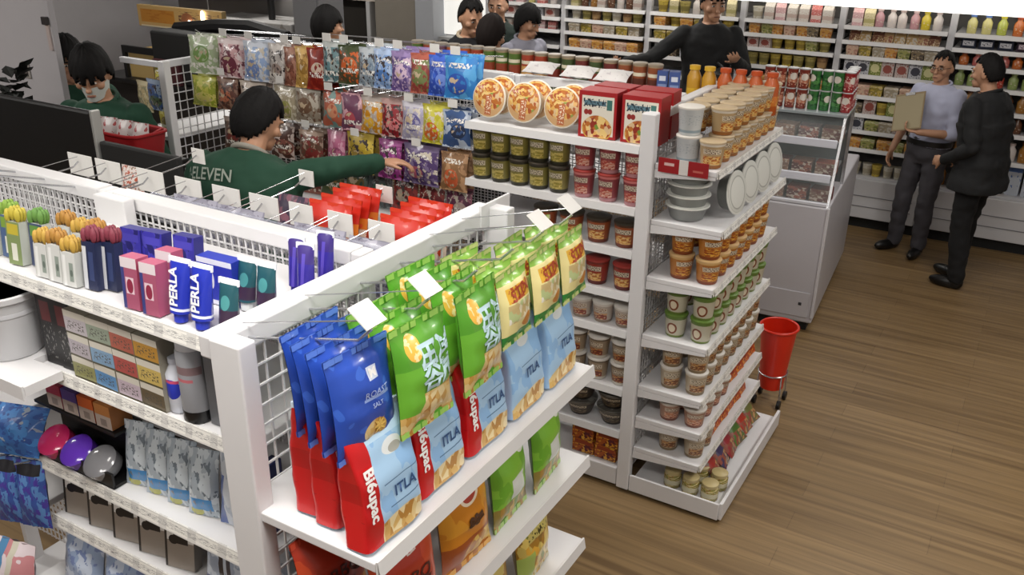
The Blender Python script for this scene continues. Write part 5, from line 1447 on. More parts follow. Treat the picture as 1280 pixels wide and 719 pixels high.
def btl(nm, base, capc, h=.1, r=.027, c2=None):
    art = mat(nm + '_bottle_print', base, .3, layers=[('rect', 0, 1, .2, .5, c2 or base), ('noise', 8, .6, '#d2c8b8', (0, 1, .2, .5))], coat=.3)
    mb = MB().lathe([(r * .9, 0), (r, .004), (r, h * .62), (r * .5, h * .8), (r * .5, h * .86)], 10, mats=[0] * 4)
    mb.lathe([(r * .62, h * .86), (r * .62, h)], 10, mats=[1])
    return Proto('cold_drink_bottle', 'bottle', mb.mesh('cold_drink_bottle', [art, plain(capc, .4)], 45), [])
def pouch(nm, base, c2):
    art = mat(nm + '_pouch_print', base, .4, layers=[('rect', .12, .88, .25, .72, c2), ('noise', 10, .56, base, (.2, .8, .3, .66))])
    return bag_proto('drink_pouch', 'pouch', .085, .1, .04, art, plain(base, .4), fine=False)
SHN = ['top', 'second', 'third', 'fourth', 'fifth', 'sixth', 'seventh', 'eighth', 'bottom']
WHERE = ['far end cooler', 'cooler past the grey shirt', 'cooler by the dark equipment', 'cooler behind the freezer', 'cooler behind the clipboard man', 'cooler behind the black clad man']
def stock(si, lev, items, dy=.06, gap=None):
    a, b = SHX[si]
    zs = ZB if si == 5 else ZA
    z = zs[lev] if lev < len(zs) else .45
    n = len(items)
    for i, (p, look) in enumerate(items):
        x = a + .07 + (b - a - .14) * (i + .5) / n
        o = p.place((x + random.uniform(-.006, .006), FY + dy + random.uniform(0, .012), z + .001), R(random.uniform(-8, 8)),
                '{}, {} in the {} row, {}'.format(look, ords(i), SHN[lev] if lev < len(zs) else 'bottom', WHERE[si]), None)
        top = 1.84 if lev == 0 else (zs[lev - 1] if lev < len(zs) else zs[-1])
        hh = max(v.co.z for v in p.me.vertices)
        ww = max(v.co.x for v in p.me.vertices) * 2
        k = min(1.4, (top - z - .034) / hh)
        kx = min(1.3, (b - a - .1) / n * .94 / ww)
        o.scale = (kx, min(kx, 1.1), k)
I = {}
def it(kind, nm, base, c2, look, **kw):
    if nm not in I:
        I[nm] = (kind(nm, base, c2, **kw), look)
    return I[nm]
mW = it(milk, 'white_milk', '#c9c4bc', '#b8a49a', 'white carton'); mP = it(milk, 'pink_milk', '#c49a9c', '#d9c9c4', 'pink carton'); mR = it(milk, 'red_milk', '#b8605c', '#d2b8b0', 'red carton')
mC = it(milk, 'cream_milk', '#cabf9a', '#a89f6a', 'cream carton')
bW = it(btl, 'white_bottle', '#c9c0bb', '#b8a8a4', 'white bottle'); bP = it(btl, 'pink_bottle', '#b88a8f', '#c9b0b0', 'pink bottle'); bY = it(btl, 'yellow_bottle', '#c4b02a', '#b8a83a', 'yellow bottle')
bB = it(btl, 'blue_cap_bottle', '#c4bc7a', '#5a7ab8', 'blue-capped bottle'); bYG = it(btl, 'lime_bottle', '#a8b04a', '#c9c040', 'lime bottle'); bO = it(btl, 'orange_bottle', '#b8642a', '#a84a2a', 'orange bottle'); bG = it(btl, 'green_bottle', '#5f7a5a', '#4a6a4a', 'green bottle')
bT = it(btl, 'tea_bottle', '#9a6a2a', '#7a4a24', 'amber tea bottle', h=.115); bK = it(btl, 'brown_bottle', '#5f3a22', '#3a2418', 'brown bottle', h=.115); bR = it(btl, 'rose_bottle', '#b3605a', '#c98a70', 'rose bottle'); bL = it(btl, 'leaf_bottle', '#8a9a5a', '#a8b87a', 'leaf green bottle', h=.115); bD = it(btl, 'red_drink', '#a83a2a', '#7a2a20', 'red bottle', h=.115)
sB = it(wedge, 'brown_sand', '#8a6a4a', '#6a3f2c', 'brown sandwich pack'); sW = it(wedge, 'white_sand', '#bdb4a6', '#a88a5a', 'white sandwich pack'); sR = it(wedge, 'red_sand', '#8f5a48', '#b3936a', 'reddish sandwich pack')
tO = it(flat, 'orange_tray', '#a86a34', '#c9954a', 'orange food tray'); tG = it(flat, 'green_tray', '#6a6f3a', '#9a9a5a', 'green food tray'); tP = it(flat, 'pink_tray', '#a87a6a', '#c9a890', 'pink food tray'); tW = it(flat, 'white_tray', '#bab4a8', '#9a8f7a', 'white food tray'); tD = it(flat, 'dark_tray', '#4a4038', '#7a6a50', 'dark food tray'); tY = it(flat, 'yellow_tray', '#b8a04a', '#8a7a34', 'yellow food tray')
yO = it(tub, 'olive_tub', '#a89a5a', '#7a6f3a', 'olive tub'); yW = it(tub, 'white_tub', '#c4c0b4', '#a89f8a', 'white tub'); yY = it(tub, 'yellow_tub', '#bfa84a', '#8f7a34', 'yellow tub'); yB = it(tub, 'brown_tub', '#7a5a3c', '#a8865a', 'brown tub')
xW = it(pouch, 'navy_pouch', '#2a2f40', '#c4c4c8', 'white-fronted navy pouch'); xP = it(pouch, 'wine_pouch', '#3a2a38', '#c4b0b8', 'pink-fronted dark pouch')
box_ = lambda nm, base, c2, look: it(lambda n, a, b: box_proto('chilled_box', 'box', .085, .08, .085, mat(n + '_print', a, .4, layers=[('ell', .5, .5, .35, .3, b), ('noise', 8, .58, b)]), plain(a, .45)), nm, base, c2, look)
kW = box_('white_dark_box', '#b4b4b8', '#3a3a44', 'white dark-pictured box'); kG = box_('green_box', '#6f7a34', '#c9c490', 'green box'); kP = box_('pale_red_box', '#b8aaa4', '#8f4a40', 'pale red-pictured box'); kB = it(lambda n, a, b: box_proto('milk_box', 'milk box', .075, .075, .2, mat(n + '_print', a, .4, layers=[('rect', 0, 1, .78, 1, b), ('noise', 5, .62, b)]), plain(a, .4)), 'tall_milk', '#b4bac4', '#3f5f9a', 'tall milk box')
# section by section (left to right)
stock(5, 0, [bB, bB, bYG, bO, bR, bG, bG]); stock(5, 1, [xW, xW, xW, xP, xW, xW]); stock(5, 2, [bO, bR, bO, bR, bO, bD, bR, bO]); stock(5, 3, [bL, bL, bYG, bD, bL, bL, bD, bYG])
stock(5, 4, [bT, bT, bT, bT, bK, bT, bT, bT]); stock(5, 5, [bK, bK, bT, bK, bK, bK, bT, bK]); stock(5, 6, [bW, bT, bW, bT, bT, bW, bT, bT]); stock(5, 7, [bT, bK, bT, bT, bT, kB, kB], .12)
stock(4, 0, [mP, mC, bP, bW, bW, bP, bY, bW]); stock(4, 1, [sB, sW, sB, sR, sW, sW, sR, sB]); stock(4, 2, [tP, tY, tW, tO, tG, tD, tW]); stock(4, 3, [kW, kW, kG, kP, kP, kW, kG])
stock(4, 4, [tP, tP, tY, tW, tP, tY]); stock(4, 5, [kG, tD, kP, yY, kG, tD, kP]); stock(4, 6, [tW, kW, tG, tW, kP, tW]); stock(4, 7, [tO, tO, tG, tO, tG, tO]); stock(4, 8, [yW, yW, yW, yW, yY, yW, yW, yW], .08)
stock(3, 0, [yW, mW, mP, mW, mW, mR, mW]); stock(3, 1, [tO, tG, tO, tP, tO, tD, tO]); stock(3, 2, [kP, kP, yY, yY, yY, tG, yO]); stock(3, 3, [yO, yO, yY, yY, yO, yO, yB]); stock(3, 4, [tP, tO, tW, tP, tO]); stock(3, 5, [yO, yW, yO, yB, yO, yW])
stock(2, 0, [yY, mC, yO, bW, bY, mW, mC]); stock(2, 1, [tO, yY, tO, tY, tO, yY]); stock(2, 2, [tY, tY, tW, tY, tO, tY]); stock(2, 3, [kW, tD, kW, tD, kP, kW])
stock(1, 0, [mC, bK, bT, mW, bK, bW, bK, mW]); stock(1, 1, [yW, yO, yB, yO, yW, yB, yO]); stock(1, 2, [tW, tY, tP, tW, tY, tW]); stock(1, 3, [tO, tP, tO, tO, tP, tO])
stock(0, 0, [bG, bP, mP, bB, mR, bW]); stock(0, 1, [kW, kP, kW, kW, kP]); stock(0, 2, [mR, mW, mR, mW, mP, mR])
# ------------------------------------------------------------------ people
SKIN = mat('skin', '#b08468', .5, vary=.08)
SKIN_W = mat('skin_warm', '#a06c50', .5, vary=.08)
HAIRM = mat('black_hair', '#0c0a0a', .75, vary=.1, spec=.25, bump=.5)
SHOEM = mat('black_leather', '#0b0a0a', .35)

import mathutils
def vox(mb, name, mats, voxel, smooth=6, wr=0):
    me = mb.mesh(name + '_raw', mats)
    o = bpy.data.objects.new(name + '_raw', me)
    COL.objects.link(o)
    r = o.modifiers.new('r', 'REMESH'); r.mode = 'VOXEL'; r.voxel_size = voxel; r.use_smooth_shade = True
    if smooth:
        s = o.modifiers.new('s', 'SMOOTH'); s.factor = .5; s.iterations = smooth
    dg = bpy.context.evaluated_depsgraph_get()
    out = bpy.data.meshes.new_from_object(o.evaluated_get(dg))
    out.name = name
    bpy.data.objects.remove(o)
    bpy.data.meshes.remove(me)
    if wr:
        nv = len(out.vertices)
        co, no = [0.0] * (3 * nv), [0.0] * (3 * nv)
        out.vertices.foreach_get('co', co)
        out.vertices.foreach_get('normal', no)
        for i in range(0, 3 * nv, 3):
            x, y, z = co[i:i + 3]
            k = wr * (mathutils.noise.noise((x * 9, y * 9, z * 14)) + .6 * mathutils.noise.noise((x * 21, y * 21, z * 21)))
            for j in range(3):
                co[i + j] += no[i + j] * k
        out.vertices.foreach_set('co', co)
    out.materials.clear()
    for m in (mats if isinstance(mats, (list, tuple)) else [mats]):
        out.materials.append(m)
    return out

def limb(mb, pts, radii, n=12):
    """closed tapered tube with round ends"""
    pts = [Vector(p) for p in pts]
    P, Q = [pts[0]], [radii[0]]
    for k in range(len(pts) - 1):
        for t in (.25, .5, .75, 1):
            P.append(pts[k].lerp(pts[k + 1], t)); Q.append(radii[k] + (radii[k + 1] - radii[k]) * t)
    mb.tube(P, 0, n, radii=Q)
    for p, r in ((pts[0], radii[0]), (pts[-1], radii[-1])):
        mb.ellipsoid(p, r, r, r, 10, 8)
    for p, r in zip(pts[1:-1], radii[1:-1]):
        mb.ellipsoid(p, r, r, r, 10, 8)

def rings(mb, R_, n=20):
    """torso: (centre, right vector, forward vector, rx, ry)"""
    i = len(mb.v)
    for c, a, b, rx, ry in R_:
        for k in range(n):
            t = 2 * PI * k / n
            ct, st = math.cos(t), math.sin(t)
            e = .85
            mb.v.append(tuple(c + a * rx * math.copysign(abs(ct) ** e, ct) + b * ry * math.copysign(abs(st) ** e, st)))
    for j in range(len(R_) - 1):
        for k in range(n):
            k2 = (k + 1) % n
            mb.f.append((i + j * n + k, i + j * n + k2, i + (j + 1) * n + k2, i + (j + 1) * n + k)); mb.m.append(0); mb.u.append([(0, 0)] * 4)
    mb.f.append(tuple(i + k for k in range(n))[::-1]); mb.m.append(0); mb.u.append([(0, 0)] * n)
    j = len(R_) - 1
    mb.f.append(tuple(i + j * n + k for k in range(n))); mb.m.append(0); mb.u.append([(0, 0)] * n)

def hand(mb, wrist, d, palm_n, thumb_side, curl=.5, s=1.0):
    """palm, four unequal bent fingers and a thumb off the palm's side. d: wrist to fingers, palm_n: out of the palm, thumb_side: +1/-1 along d x palm_n"""
    d = d.normalized(); pn = (palm_n - d * palm_n.dot(d)).normalized(); side = d.cross(pn).normalized() * thumb_side
    w = Vector(wrist)
    M = Matrix((side, d, pn)).transposed()
    mb.ellipsoid(w + d * .048 * s, .040 * s, .052 * s, .016 * s, 14, 10, M=M)
    mb.ellipsoid(w + d * .012 * s, .026 * s, .03 * s, .018 * s, 10, 8, M=M)
    for k, (off, L) in enumerate(((.029, .068), (.0098, .077), (-.0098, .071), (-.029, .056))):
        p = w + d * (.084 - .004 * abs(k - 1)) * s + side * off * s
        pts = [p - d * .02 * s, p]
        a = 0
        for seg, fr in enumerate((.45, .32, .25)):
            a += curl * (.55, 1.0, .75)[seg]
            dd = (d * math.cos(a) + pn * math.sin(a) + side * off * .8).normalized()
            p = p + dd * L * fr * s
            pts.append(p)
        rr = [.0088 * s, .0086 * s, .0082 * s, .0076 * s, .0066 * s]
        mb.tube(pts, 0, 8, radii=rr)
        mb.ellipsoid(pts[-1], .0068 * s, .0068 * s, .0068 * s, 8, 6)
        for q in pts[1:-1]:
            mb.ellipsoid(q, .0084 * s, .0084 * s, .0084 * s, 8, 6)
    p = w + d * .028 * s + side * .03 * s
    pts = [w + d * .02 * s + side * .015 * s, p]
    for L, f, q in ((.034, .75, .25), (.03, .9, .45)):
        dd = (d * f + side * (.75 - .3 * f) + pn * q * (curl + .2)).normalized()
        p = p + dd * L * s
        pts.append(p)
    mb.tube(pts, 0, 8, radii=[.012 * s, .0115 * s, .0095 * s, .0078 * s])
    mb.ellipsoid(pts[-1], .008 * s, .008 * s, .008 * s, 8, 6)

def head_frame(c, pitch, yaw, roll=0):
    return Matrix.Translation(c) @ Euler((pitch, roll, yaw), 'XYZ').to_matrix().to_4x4()

def head(mb, H, s=1.0):
    """faces -y in the head frame H; features joined to the skull"""
    def put_(c, rx, ry, rz, fn=None, nu=20, nv=14):
        M3 = H.to_3x3()
        mb.ellipsoid(H @ (Vector(c) * s), rx * s, ry * s, rz * s, nu, nv, M=M3, fn=fn)
    def skull(q):
        if q.z < 0:
            t = -q.z / (.115 * s)
            q.x *= 1 - .28 * t * t
            q.y = q.y * (1 - .12 * t) - .012 * s * t
        return q
    put_((0, .006, .0), .074, .094, .115, skull, 24, 18)
    put_((0, -.055, -.075), .04, .04, .035)              # jaw and chin
    put_((0, -.078, -.098), .018, .016, .014)
    put_((0, -.093, -.012), .011, .012, .03)             # nose bridge
    put_((0, -.103, -.032), .0155, .015, .012)           # nose tip
    put_((0, -.088, -.062), .024, .011, .0065)           # lips
    put_((0, -.086, -.071), .02, .011, .0065)
    for x in (-1, 1):
        put_((x * .03, -.08, .022), .022, .012, .008)    # brow
        put_((x * .045, -.06, -.025), .022, .022, .022)  # cheek
        put_((x * .076, .012, -.012), .01, .021, .032)   # ear

def hair_mesh(name, H, s=1.0, fringe=.045, low=-.06, puff=1.12, mat_=None):
    """a closed cap of hair over the skull, open at the face"""
    mb = MB()
    nu, nv = 60, 24
    import mathutils
    def p(u, v, k):
        t, f = 2 * PI * u, PI * (v - .5)
        n = .12 * math.sin(7 * t + 3 * f) + .1 * math.sin(17 * t - 5 * f) + .1 * math.sin(29 * t + 9 * f)
        q = Vector((math.cos(f) * math.cos(t) * .079, math.cos(f) * math.sin(t) * .099 + .008, math.sin(f) * .121 + .004)) * (k * (1 + .12 * n))
        return q
    def keep(q):
        front = -q.y
        lim = low + (fringe + .014 * math.sin(q.x * 190) - low) * clamp((front + .045) / .07)
        if abs(q.x) > .055 and front > -.02:
            lim = max(lim, -.02)
        return q.z > lim
    idx = {}
    for b in range(nv):
        for a in range(nu):
            us = [a / nu, (a + 1) / nu]; vs = [b / nv, (b + 1) / nv]
            mid = p((us[0] + us[1]) / 2, (vs[0] + vs[1]) / 2, 1)
            if keep(mid):
                Q = [(us[0], vs[0]), (us[1], vs[0]), (us[1], vs[1]), (us[0], vs[1])]
                mb.face([H @ (p(u, v, puff) * s) for u, v in Q], 0)
                mb.face([H @ (p(u, v, .97) * s) for u, v in Q][::-1], 0)
                for (da, db, e) in ((0, -1, (0, 1)), (1, 0, (1, 2)), (0, 1, (2, 3)), (-1, 0, (3, 0))):
                    m2 = p((a + da + .5) / nu, (b + db + .5) / nv, 1)
                    if not (0 <= b + db < nv) or keep(m2):
                        continue
                    A, B = Q[e[0]], Q[e[1]]
                    mb.face([H @ (p(*A, .97) * s), H @ (p(*B, .97) * s), H @ (p(*B, puff) * s), H @ (p(*A, puff) * s)], 0)
    me = mb.mesh(name, mat_ or HAIRM)
    import bmesh
    bm = bmesh.new(); bm.from_mesh(me)
    bmesh.ops.remove_doubles(bm, verts=bm.verts, dist=.0006)
    bmesh.ops.smooth_vert(bm, verts=bm.verts, factor=.5)
    bm.to_mesh(me); bm.free()
    me.polygons.foreach_set('use_smooth', [True] * len(me.polygons))
    return me

def shoe(mb, ankle, fwd, s=1.0):
    f = Vector((fwd.x, fwd.y, 0)).normalized()
    side = Vector((-f.y, f.x, 0))
    M = Matrix((side, f, Vector((0, 0, 1)))).transposed()
    g = Vector((ankle.x, ankle.y, 0))
    def flat_(q):
        q.z = max(q.z, -.034)
        return q
    mb.ellipsoid(g + f * .07 * s + Vector((0, 0, .036)), .046 * s, .125 * s, .044, 18, 12, M=M, fn=flat_)
    mb.ellipsoid(g + f * .0 + Vector((0, 0, .05)), .043 * s, .06 * s, .055, 14, 10, M=M, fn=lambda q: Vector((q.x, q.y, max(q.z, -.048))))
    mb.tube([g + Vector((0, 0, .05)), g + Vector((0, 0, .11))], .042 * s, 12)

def person(label, loc, rz, H=1.68, lean=0, twist=0, head_rot=(0, 0), arms=None, feet=None, top=None, sleeve='long', bottom=None, hands=True, voxel=.006,
           skin=None, hair=None, seated=False, legs=True, extra=None, build=1.0, side=0, hem=0):
    """local frame: faces -y, the person's left is +x. arms: {'l':(elbow, wrist, finger dir, palm normal, curl), 'r':...} in the local frame, metres for H=1.7"""
    s = H / 1.7
    skin = skin or SKIN
    V = lambda *p: Vector(p) * s
    piv = V(0, 0, .95)
    RL = Matrix.Rotation(R(twist), 3, 'Z') @ Matrix.Rotation(R(lean), 3, 'X') @ Matrix.Rotation(R(side), 3, 'Y')
    up = lambda p: piv + RL @ (Vector(p) * s - piv)
    ax, ay = RL @ Vector((1, 0, 0)), RL @ Vector((0, 1, 0))
    X, Y = Vector((1, 0, 0)), Vector((0, 1, 0))
    def torso(inf=0.0, z0=.80, z1=1.5):
        base = [(.80, .12, .09), (.88, .165, .115), (.95, .168, .118), (1.04, .15, .105), (1.12, .152, .108), (1.24, .175, .12), (1.33, .182, .115), (1.39, .165, .095), (1.43, .11, .075), (1.455, .066, .062)]
        out = []
        for z, rx, ry in base:
            if z < z0 or z > z1:
                continue
            bl_ = clamp((z - .88) / .14)
            c0, c1 = V(0, .005, z), up((0, .005, z))
            c = c0.lerp(c1, bl_)
            a = X.lerp(ax, bl_).normalized(); b = Y.lerp(ay, bl_).normalized()
            out.append((c, a, b, rx * s * build + inf, ry * s * build + inf))
        return out
    hc = up((0, -.02, 1.59))
    Hm = head_frame(hc, R(lean * .5 + head_rot[0]), R(twist + head_rot[1]))
    sh = {'l': up((.175 * build, .0, 1.375)), 'r': up((-.175 * build, .0, 1.375))}
    arms = arms or {}
    default = {'l': ((.235, .02, 1.1), (.25, -.06, .86), (0, -.15, -1), (-1, 0, 0), .35), 'r': ((-.235, .02, 1.1), (-.25, -.06, .86), (0, -.15, -1), (1, 0, 0), .35)}
    A = {}
    for k in 'lr':
        e, w, d, pn, cu = arms.get(k, default[k])
        A[k] = (Vector(e) * s, Vector(w) * s, Vector(d), Vector(pn), cu)
    feet = feet or {'l': (.09, .0), 'r': (-.09, .0)}
    hips = {'l': V(.088, .0, .9), 'r': V(-.088, .0, .9)}
    ank, knee, fdir = {}, {}, {}
    for k in 'lr':
        f = feet[k]
        ank[k] = Vector((f[0] * s, f[1] * s, .085 * s))
        fdir[k] = Vector(f[2]) if len(f) > 2 else Vector((.15 if k == 'l' else -.15, -1, 0))
        knee[k] = (hips[k] + ank[k]) / 2 + fdir[k].normalized() * .025 * s
    # body
    mb = MB()
    rings(mb, torso())
    limb(mb, [up((0, .012, 1.42)), hc + (up((0, 0, 1.42)) - hc) * .25], [.056 * s, .052 * s])
    head(mb, Hm, s)
    for k in 'lr':
        e, w, d, pn, cu = A[k]
        limb(mb, [sh[k], e, w], [.052 * s, .04 * s, .027 * s])
        if hands:
            hand(mb, w + d.normalized() * .005, d, pn, (1 if k == 'l' else -1) * 1, cu, s * .98)
        if legs:
            limb(mb, [hips[k], knee[k], ank[k]], [.08 * s, .055 * s, .037 * s])
    root_ = put('person', vox(mb, 'person_body', skin, voxel, 3), None, loc, (0, 0, R(rz)))
    tag(root_, label, 'person')
    # face details
    inv = Hm
    for x in (-1, 1):
        em = MB().ellipsoid(inv @ (Vector((x * .031, -.0865, .004)) * s), .0125 * s, .006 * s, .0065 * s, 12, 8, M=inv.to_3x3())
        eye = put('eye', em.mesh('eye', plain('#b8b0a8', .3), 60), root_)
        im = MB().ellipsoid(inv @ (Vector((x * .031, -.0905, .004)) * s), .006 * s, .0035 * s, .006 * s, 10, 6, M=inv.to_3x3())
        put('iris', im.mesh('iris', plain('#140d0a', .3), 60), eye)
        bm_ = MB().ellipsoid(inv @ (Vector((x * .032, -.0925, .026)) * s), .02 * s, .005 * s, .0045 * s, 10, 6, M=inv.to_3x3())
        put('eyebrow', bm_.mesh('eyebrow', HAIRM, 60), root_)
    mm = MB().ellipsoid(inv @ (Vector((0, -.0985, -.0665)) * s), .022 * s, .004 * s, .003 * s, 12, 6, M=inv.to_3x3())
    put('mouth', mm.mesh('mouth', plain('#6f3f38', .5), 60), root_)
    hk = hair or {}
    put('hair', hair_mesh('hair', Hm, s, **hk), root_)
    # clothes
    tm = top
    if tm:
        mb = MB()
        rings(mb, torso(.014 * s, .94 if sleeve == 'rolled' else .86))
        if hem:
            q = torso(.03 * s, .80)
            c, a, b, rx, ry = q[0]
            rings(mb, [(c + Vector((0, 0, (hem - .8) * s)), a, b, q[1][3] + .02, q[1][4] + .02), (c + Vector((0, 0, .02)), a, b, q[1][3] + .018, q[1][4] + .018)] + q[1:6])
        for k in 'lr':
            e, w = A[k][0], A[k][1]
            if sleeve == 'long':
                limb(mb, [sh[k], e, e.lerp(w, .93)], [.066 * s, .053 * s, .041 * s])
            elif sleeve == 'rolled':
                limb(mb, [sh[k], e, e.lerp(w, .12)], [.066 * s, .054 * s, .05 * s])
        put('shirt' if sleeve == 'rolled' else 'jacket', vox(mb, 'top', tm, .009, 5, .009), root_)
        cm = MB()
        n0 = up((0, .008, 1.435)); n1 = up((0, .016, 1.47))
        q = []
        for i in range(25):
            t = 2 * PI * i / 24
            q.append(n0.lerp(n1, .5 + .5 * math.sin(t)) + ax * .07 * s * math.cos(t) + ay * .066 * s * math.sin(t))
        cm.tube(q, .012 * s, 8)
        put('collar', cm.mesh('collar', (extra or {}).get('collar', tm), 60), root_)
    if legs and bottom:
        mb = MB()
        rings(mb, [(c, a, b, rx + .012 * s, ry + .014 * s) for c, a, b, rx, ry in torso(0, .80, 1.05)])
        for k in 'lr':
            limb(mb, [hips[k], knee[k], ank[k] + Vector((0, 0, .0))], [.098 * s, .076 * s, .062 * s])
        put('trousers', vox(mb, 'trousers', bottom, .011, 4, .01), root_)
    if legs:
        for k in 'lr':
            mb = MB()
            shoe(mb, ank[k], fdir[k], s)
            put('shoe', vox(mb, 'shoe', SHOEM, .007, 2), root_)
    return root_, dict(up=up, ax=ax, ay=ay, H=Hm, A=A, s=s, ank=ank, torso=torso)

LBLUE = mat('light_shirt_cloth', '#a9acc2', .8, vary=.08)
GREYT = mat('grey_trouser_cloth', '#3c3a3f', .85, vary=.1)
BLK = mat('black_cloth', '#0f1012', .85, vary=.2)
BLK2 = mat('black_trouser_cloth', '#08080a', .9)
GRN = mat('green_uniform_cloth', '#123c2a', .85, vary=.15)
GREYS = mat('grey_pink_shirt_cloth', '#8f8f9c', .85, vary=.1)
SUIT = mat('dark_suit_cloth', '#0c0d13', .85, vary=.1)

# man with the clipboard
p1, k1 = person('man in a light shirt and grey trousers holding a brown clipboard', (-.65, 7.36, 0), -28, 1.56, lean=0, head_rot=(4, 8),
    arms={'r': ((-.26, .03, 1.1), (-.27, -.09, .87), (-.1, -.3, -1), (1, .2, 0), .5), 'l': ((.22, -.04, 1.08), (.06, -.26, 1.1), (-1, -.25, .15), (0, -.2, 1), .9)},
    feet={'l': (.1, -.02, (.3, -1, 0)), 'r': (-.13, -.03, (-.25, -1, 0))}, top=LBLUE, sleeve='rolled', bottom=GREYT, voxel=.0055, hair=dict(fringe=.082, low=-.05, puff=1.06))
s = k1['s']
bt_ = MB()
rings(bt_, [(c, a, b, rx + .02 * s, ry + .022 * s) for c, a, b, rx, ry in [k1['torso'](0, .94, .96)[0]] for c in (c + Vector((0, 0, .012)), c + Vector((0, 0, .05)))])
put('belt', bt_.mesh('belt', plain('#0d0b0b', .4), 50), p1)
gm = MB()
for x in (-1, 1):
    gm.tube([k1['H'] @ (Vector((x * .032 + .022 * math.cos(2 * PI * i / 16), -.1, .004 + .016 * math.sin(2 * PI * i / 16))) * s) for i in range(17)], .0016, 5)
    gm.tube([k1['H'] @ (Vector((x * .054, -.098, .006)) * s), k1['H'] @ (Vector((x * .079, .0, .004)) * s)], .0016, 5)
gm.tube([k1['H'] @ (Vector((-.01, -.1, .006)) * s), k1['H'] @ (Vector((.01, -.1, .006)) * s)], .0016, 5)
put('spectacles', gm.mesh('spectacles', plain('#1a1614', .3)), p1)
w1 = k1['A']['l'][1]
# the clipboard rests on his hand
Mw = Matrix.Translation((-.65, 7.36, 0)) @ Matrix.Rotation(R(-28), 4, 'Z')
cb_loc = Mw @ Vector((w1.x - .085, w1.y - .035, w1.z + .02))
cb = root('clipboard', 'brown clipboard held before the chest of the light shirted man', 'clipboard', cb_loc)
cb.rotation_euler = (R(-32), R(-16), R(-14))
part('board', MB().box(-.11, .11, -.003, .003, -.02, .28), mat('clipboard_brown', '#7f6c4e', .6), cb, bevel=.002)
part('paper', MB().box(-.1, .1, -.0045, -.0031, -.01, .262), plain('#8f8468', .7), cb)
part('clip', MB().box(-.035, .035, -.009, -.0032, .258, .282), CHROME, cb, bevel=.001)
# man in black
p2, k2 = person('man in black seen from behind, turned to the clipboard man', (-.25, 6.84, 0), -112, 1.63, lean=7, head_rot=(2, 2),
    arms={'l': ((.25, .03, 1.1), (.17, -.2, .95), (-.45, -1, -.25), (-1, .3, -.2), .8), 'r': ((-.25, .02, 1.1), (-.2, -.16, .9), (.2, -1, -.4), (1, .3, 0), .6)},
    feet={'l': (.1, .05, (.15, -1, 0)), 'r': (-.1, -.06, (-.2, -1, 0))}, top=BLK, bottom=BLK2, voxel=.0055, hair=dict(fringe=.075, low=-.05, puff=1.07), build=1.16, hem=.76)
# the bending shop worker in the aisle
p3, k3 = person('shop worker in green bending over the aisle, back toward the viewer', (-2.88, 2.5, 0), 192, 1.8, lean=23, twist=0, head_rot=(12, -28),
    arms={'l': ((.33, -.16, 1.18), (.2, -.42, 1.1), (-.2, -1, .1), (0, 0, -1), .5), 'r': ((-.37, -.2, 1.38), (-.47, -.42, 1.36), (-1, -.6, .0), (0, 0, -1), .5)},
    top=GRN, bottom=BLK2, voxel=.006, hair=dict(fringe=.05, low=-.075, puff=1.13), build=1.28, extra={'collar': plain('#8f8a80', .8)})
def back_text(kk, sx, sz, size, body, m):
    def fn(x, y):
        z = sz + y
        t = clamp((z - 1.12) / .21)
        c = kk['up']((0, .005, z)); 
        rx = (.152 + .03 * t) * 1.28; ry = (.108 + .012 * t) * 1.28 + .016
        xx = (sx + x) / kk['s']
        dy = ry * max(.05, 1 - (abs(xx) / (rx + .016)) ** 2.1) ** .5
        return c - kk['ax'] * (sx + x) + kk['ay'] * (dy * kk['s'] + .006)
    return text_mesh(body, size, m, fn, 1.0, .001)
put('lettering', back_text(k3, -.1, 1.33, .07, '7-ELEVEN', plain('#9fa89c', .7)), p3)
# two masked workers at the left
p4, k4 = person('masked shop worker in green looking down beside the white end rack', (-4.25, 2.98, 0), 22, 1.82, lean=8, head_rot=(22, 14),
    top=GRN, bottom=BLK2, hands=True, voxel=.0065, hair=dict(fringe=.02, low=-.06, puff=1.2), skin=SKIN)
mk = MB()
def mp(u, v):
    t = (u - .5) * PI * .95
    return k4['H'] @ (Vector((.073 * math.sin(t) * (1 - .25 * (1 - v)), -.108 * math.cos(t) + .012, -.1 + .078 * v)) * k4['s'])
mk.grid(mp, 12, 6)
mk.grid(lambda u, v: Vector(mp(1 - u, v)) + (k4['H'].to_3x3() @ Vector((0, .004, 0))), 12, 6)
put('face_mask', mk.mesh('face_mask', mat('mask_cloth', '#c9ccc6', .8), 60), p4)
p5, k5 = person('dark haired shop worker in green behind the masked one, at the wall end', (-4.98, 3.28, 0), 40, 1.77, lean=4, head_rot=(16, 30), top=GRN, bottom=BLK2, voxel=.008, hair=dict(fringe=.03, low=-.08, puff=1.16))
# far workers and visitors
p6, k6 = person('shop worker in green seen from behind before the far doorway', (-4.66, 5.15, 0), 150, 1.79, top=GRN, bottom=BLK2, voxel=.008, hair=dict(fringe=.03, low=-.09, puff=1.18))
sm = MB()
put('back_stripe', text_mesh('ELEVEN', .05, plain('#7f9a94', .7), lambda x, y: k6['up']((0, 0, 1.3)) + Vector((-x, .148, y)), 1.0, .001), p6)
p7, k7 = person('man in a dark suit and pale collar, head bowed, behind the crisp tubes', (-3.91, 5.87, 0), 62, 1.87, lean=8, head_rot=(16, 0), top=SUIT, bottom=SUIT, voxel=.007, hair=dict(fringe=.075, low=-.05, puff=1.1), extra={'collar': plain('#b8a890', .7)})
p8, k8 = person('dark haired person seen from behind, closest to the crisp tubes', (-3.48, 5.47, 0), 170, 1.78, lean=6, head_rot=(10, 0), top=SUIT, bottom=SUIT, voxel=.008, hair=dict(fringe=.03, low=-.1, puff=1.16, mat_=mat('dark_brown_hair', '#150e0c', .8, spec=.2)))
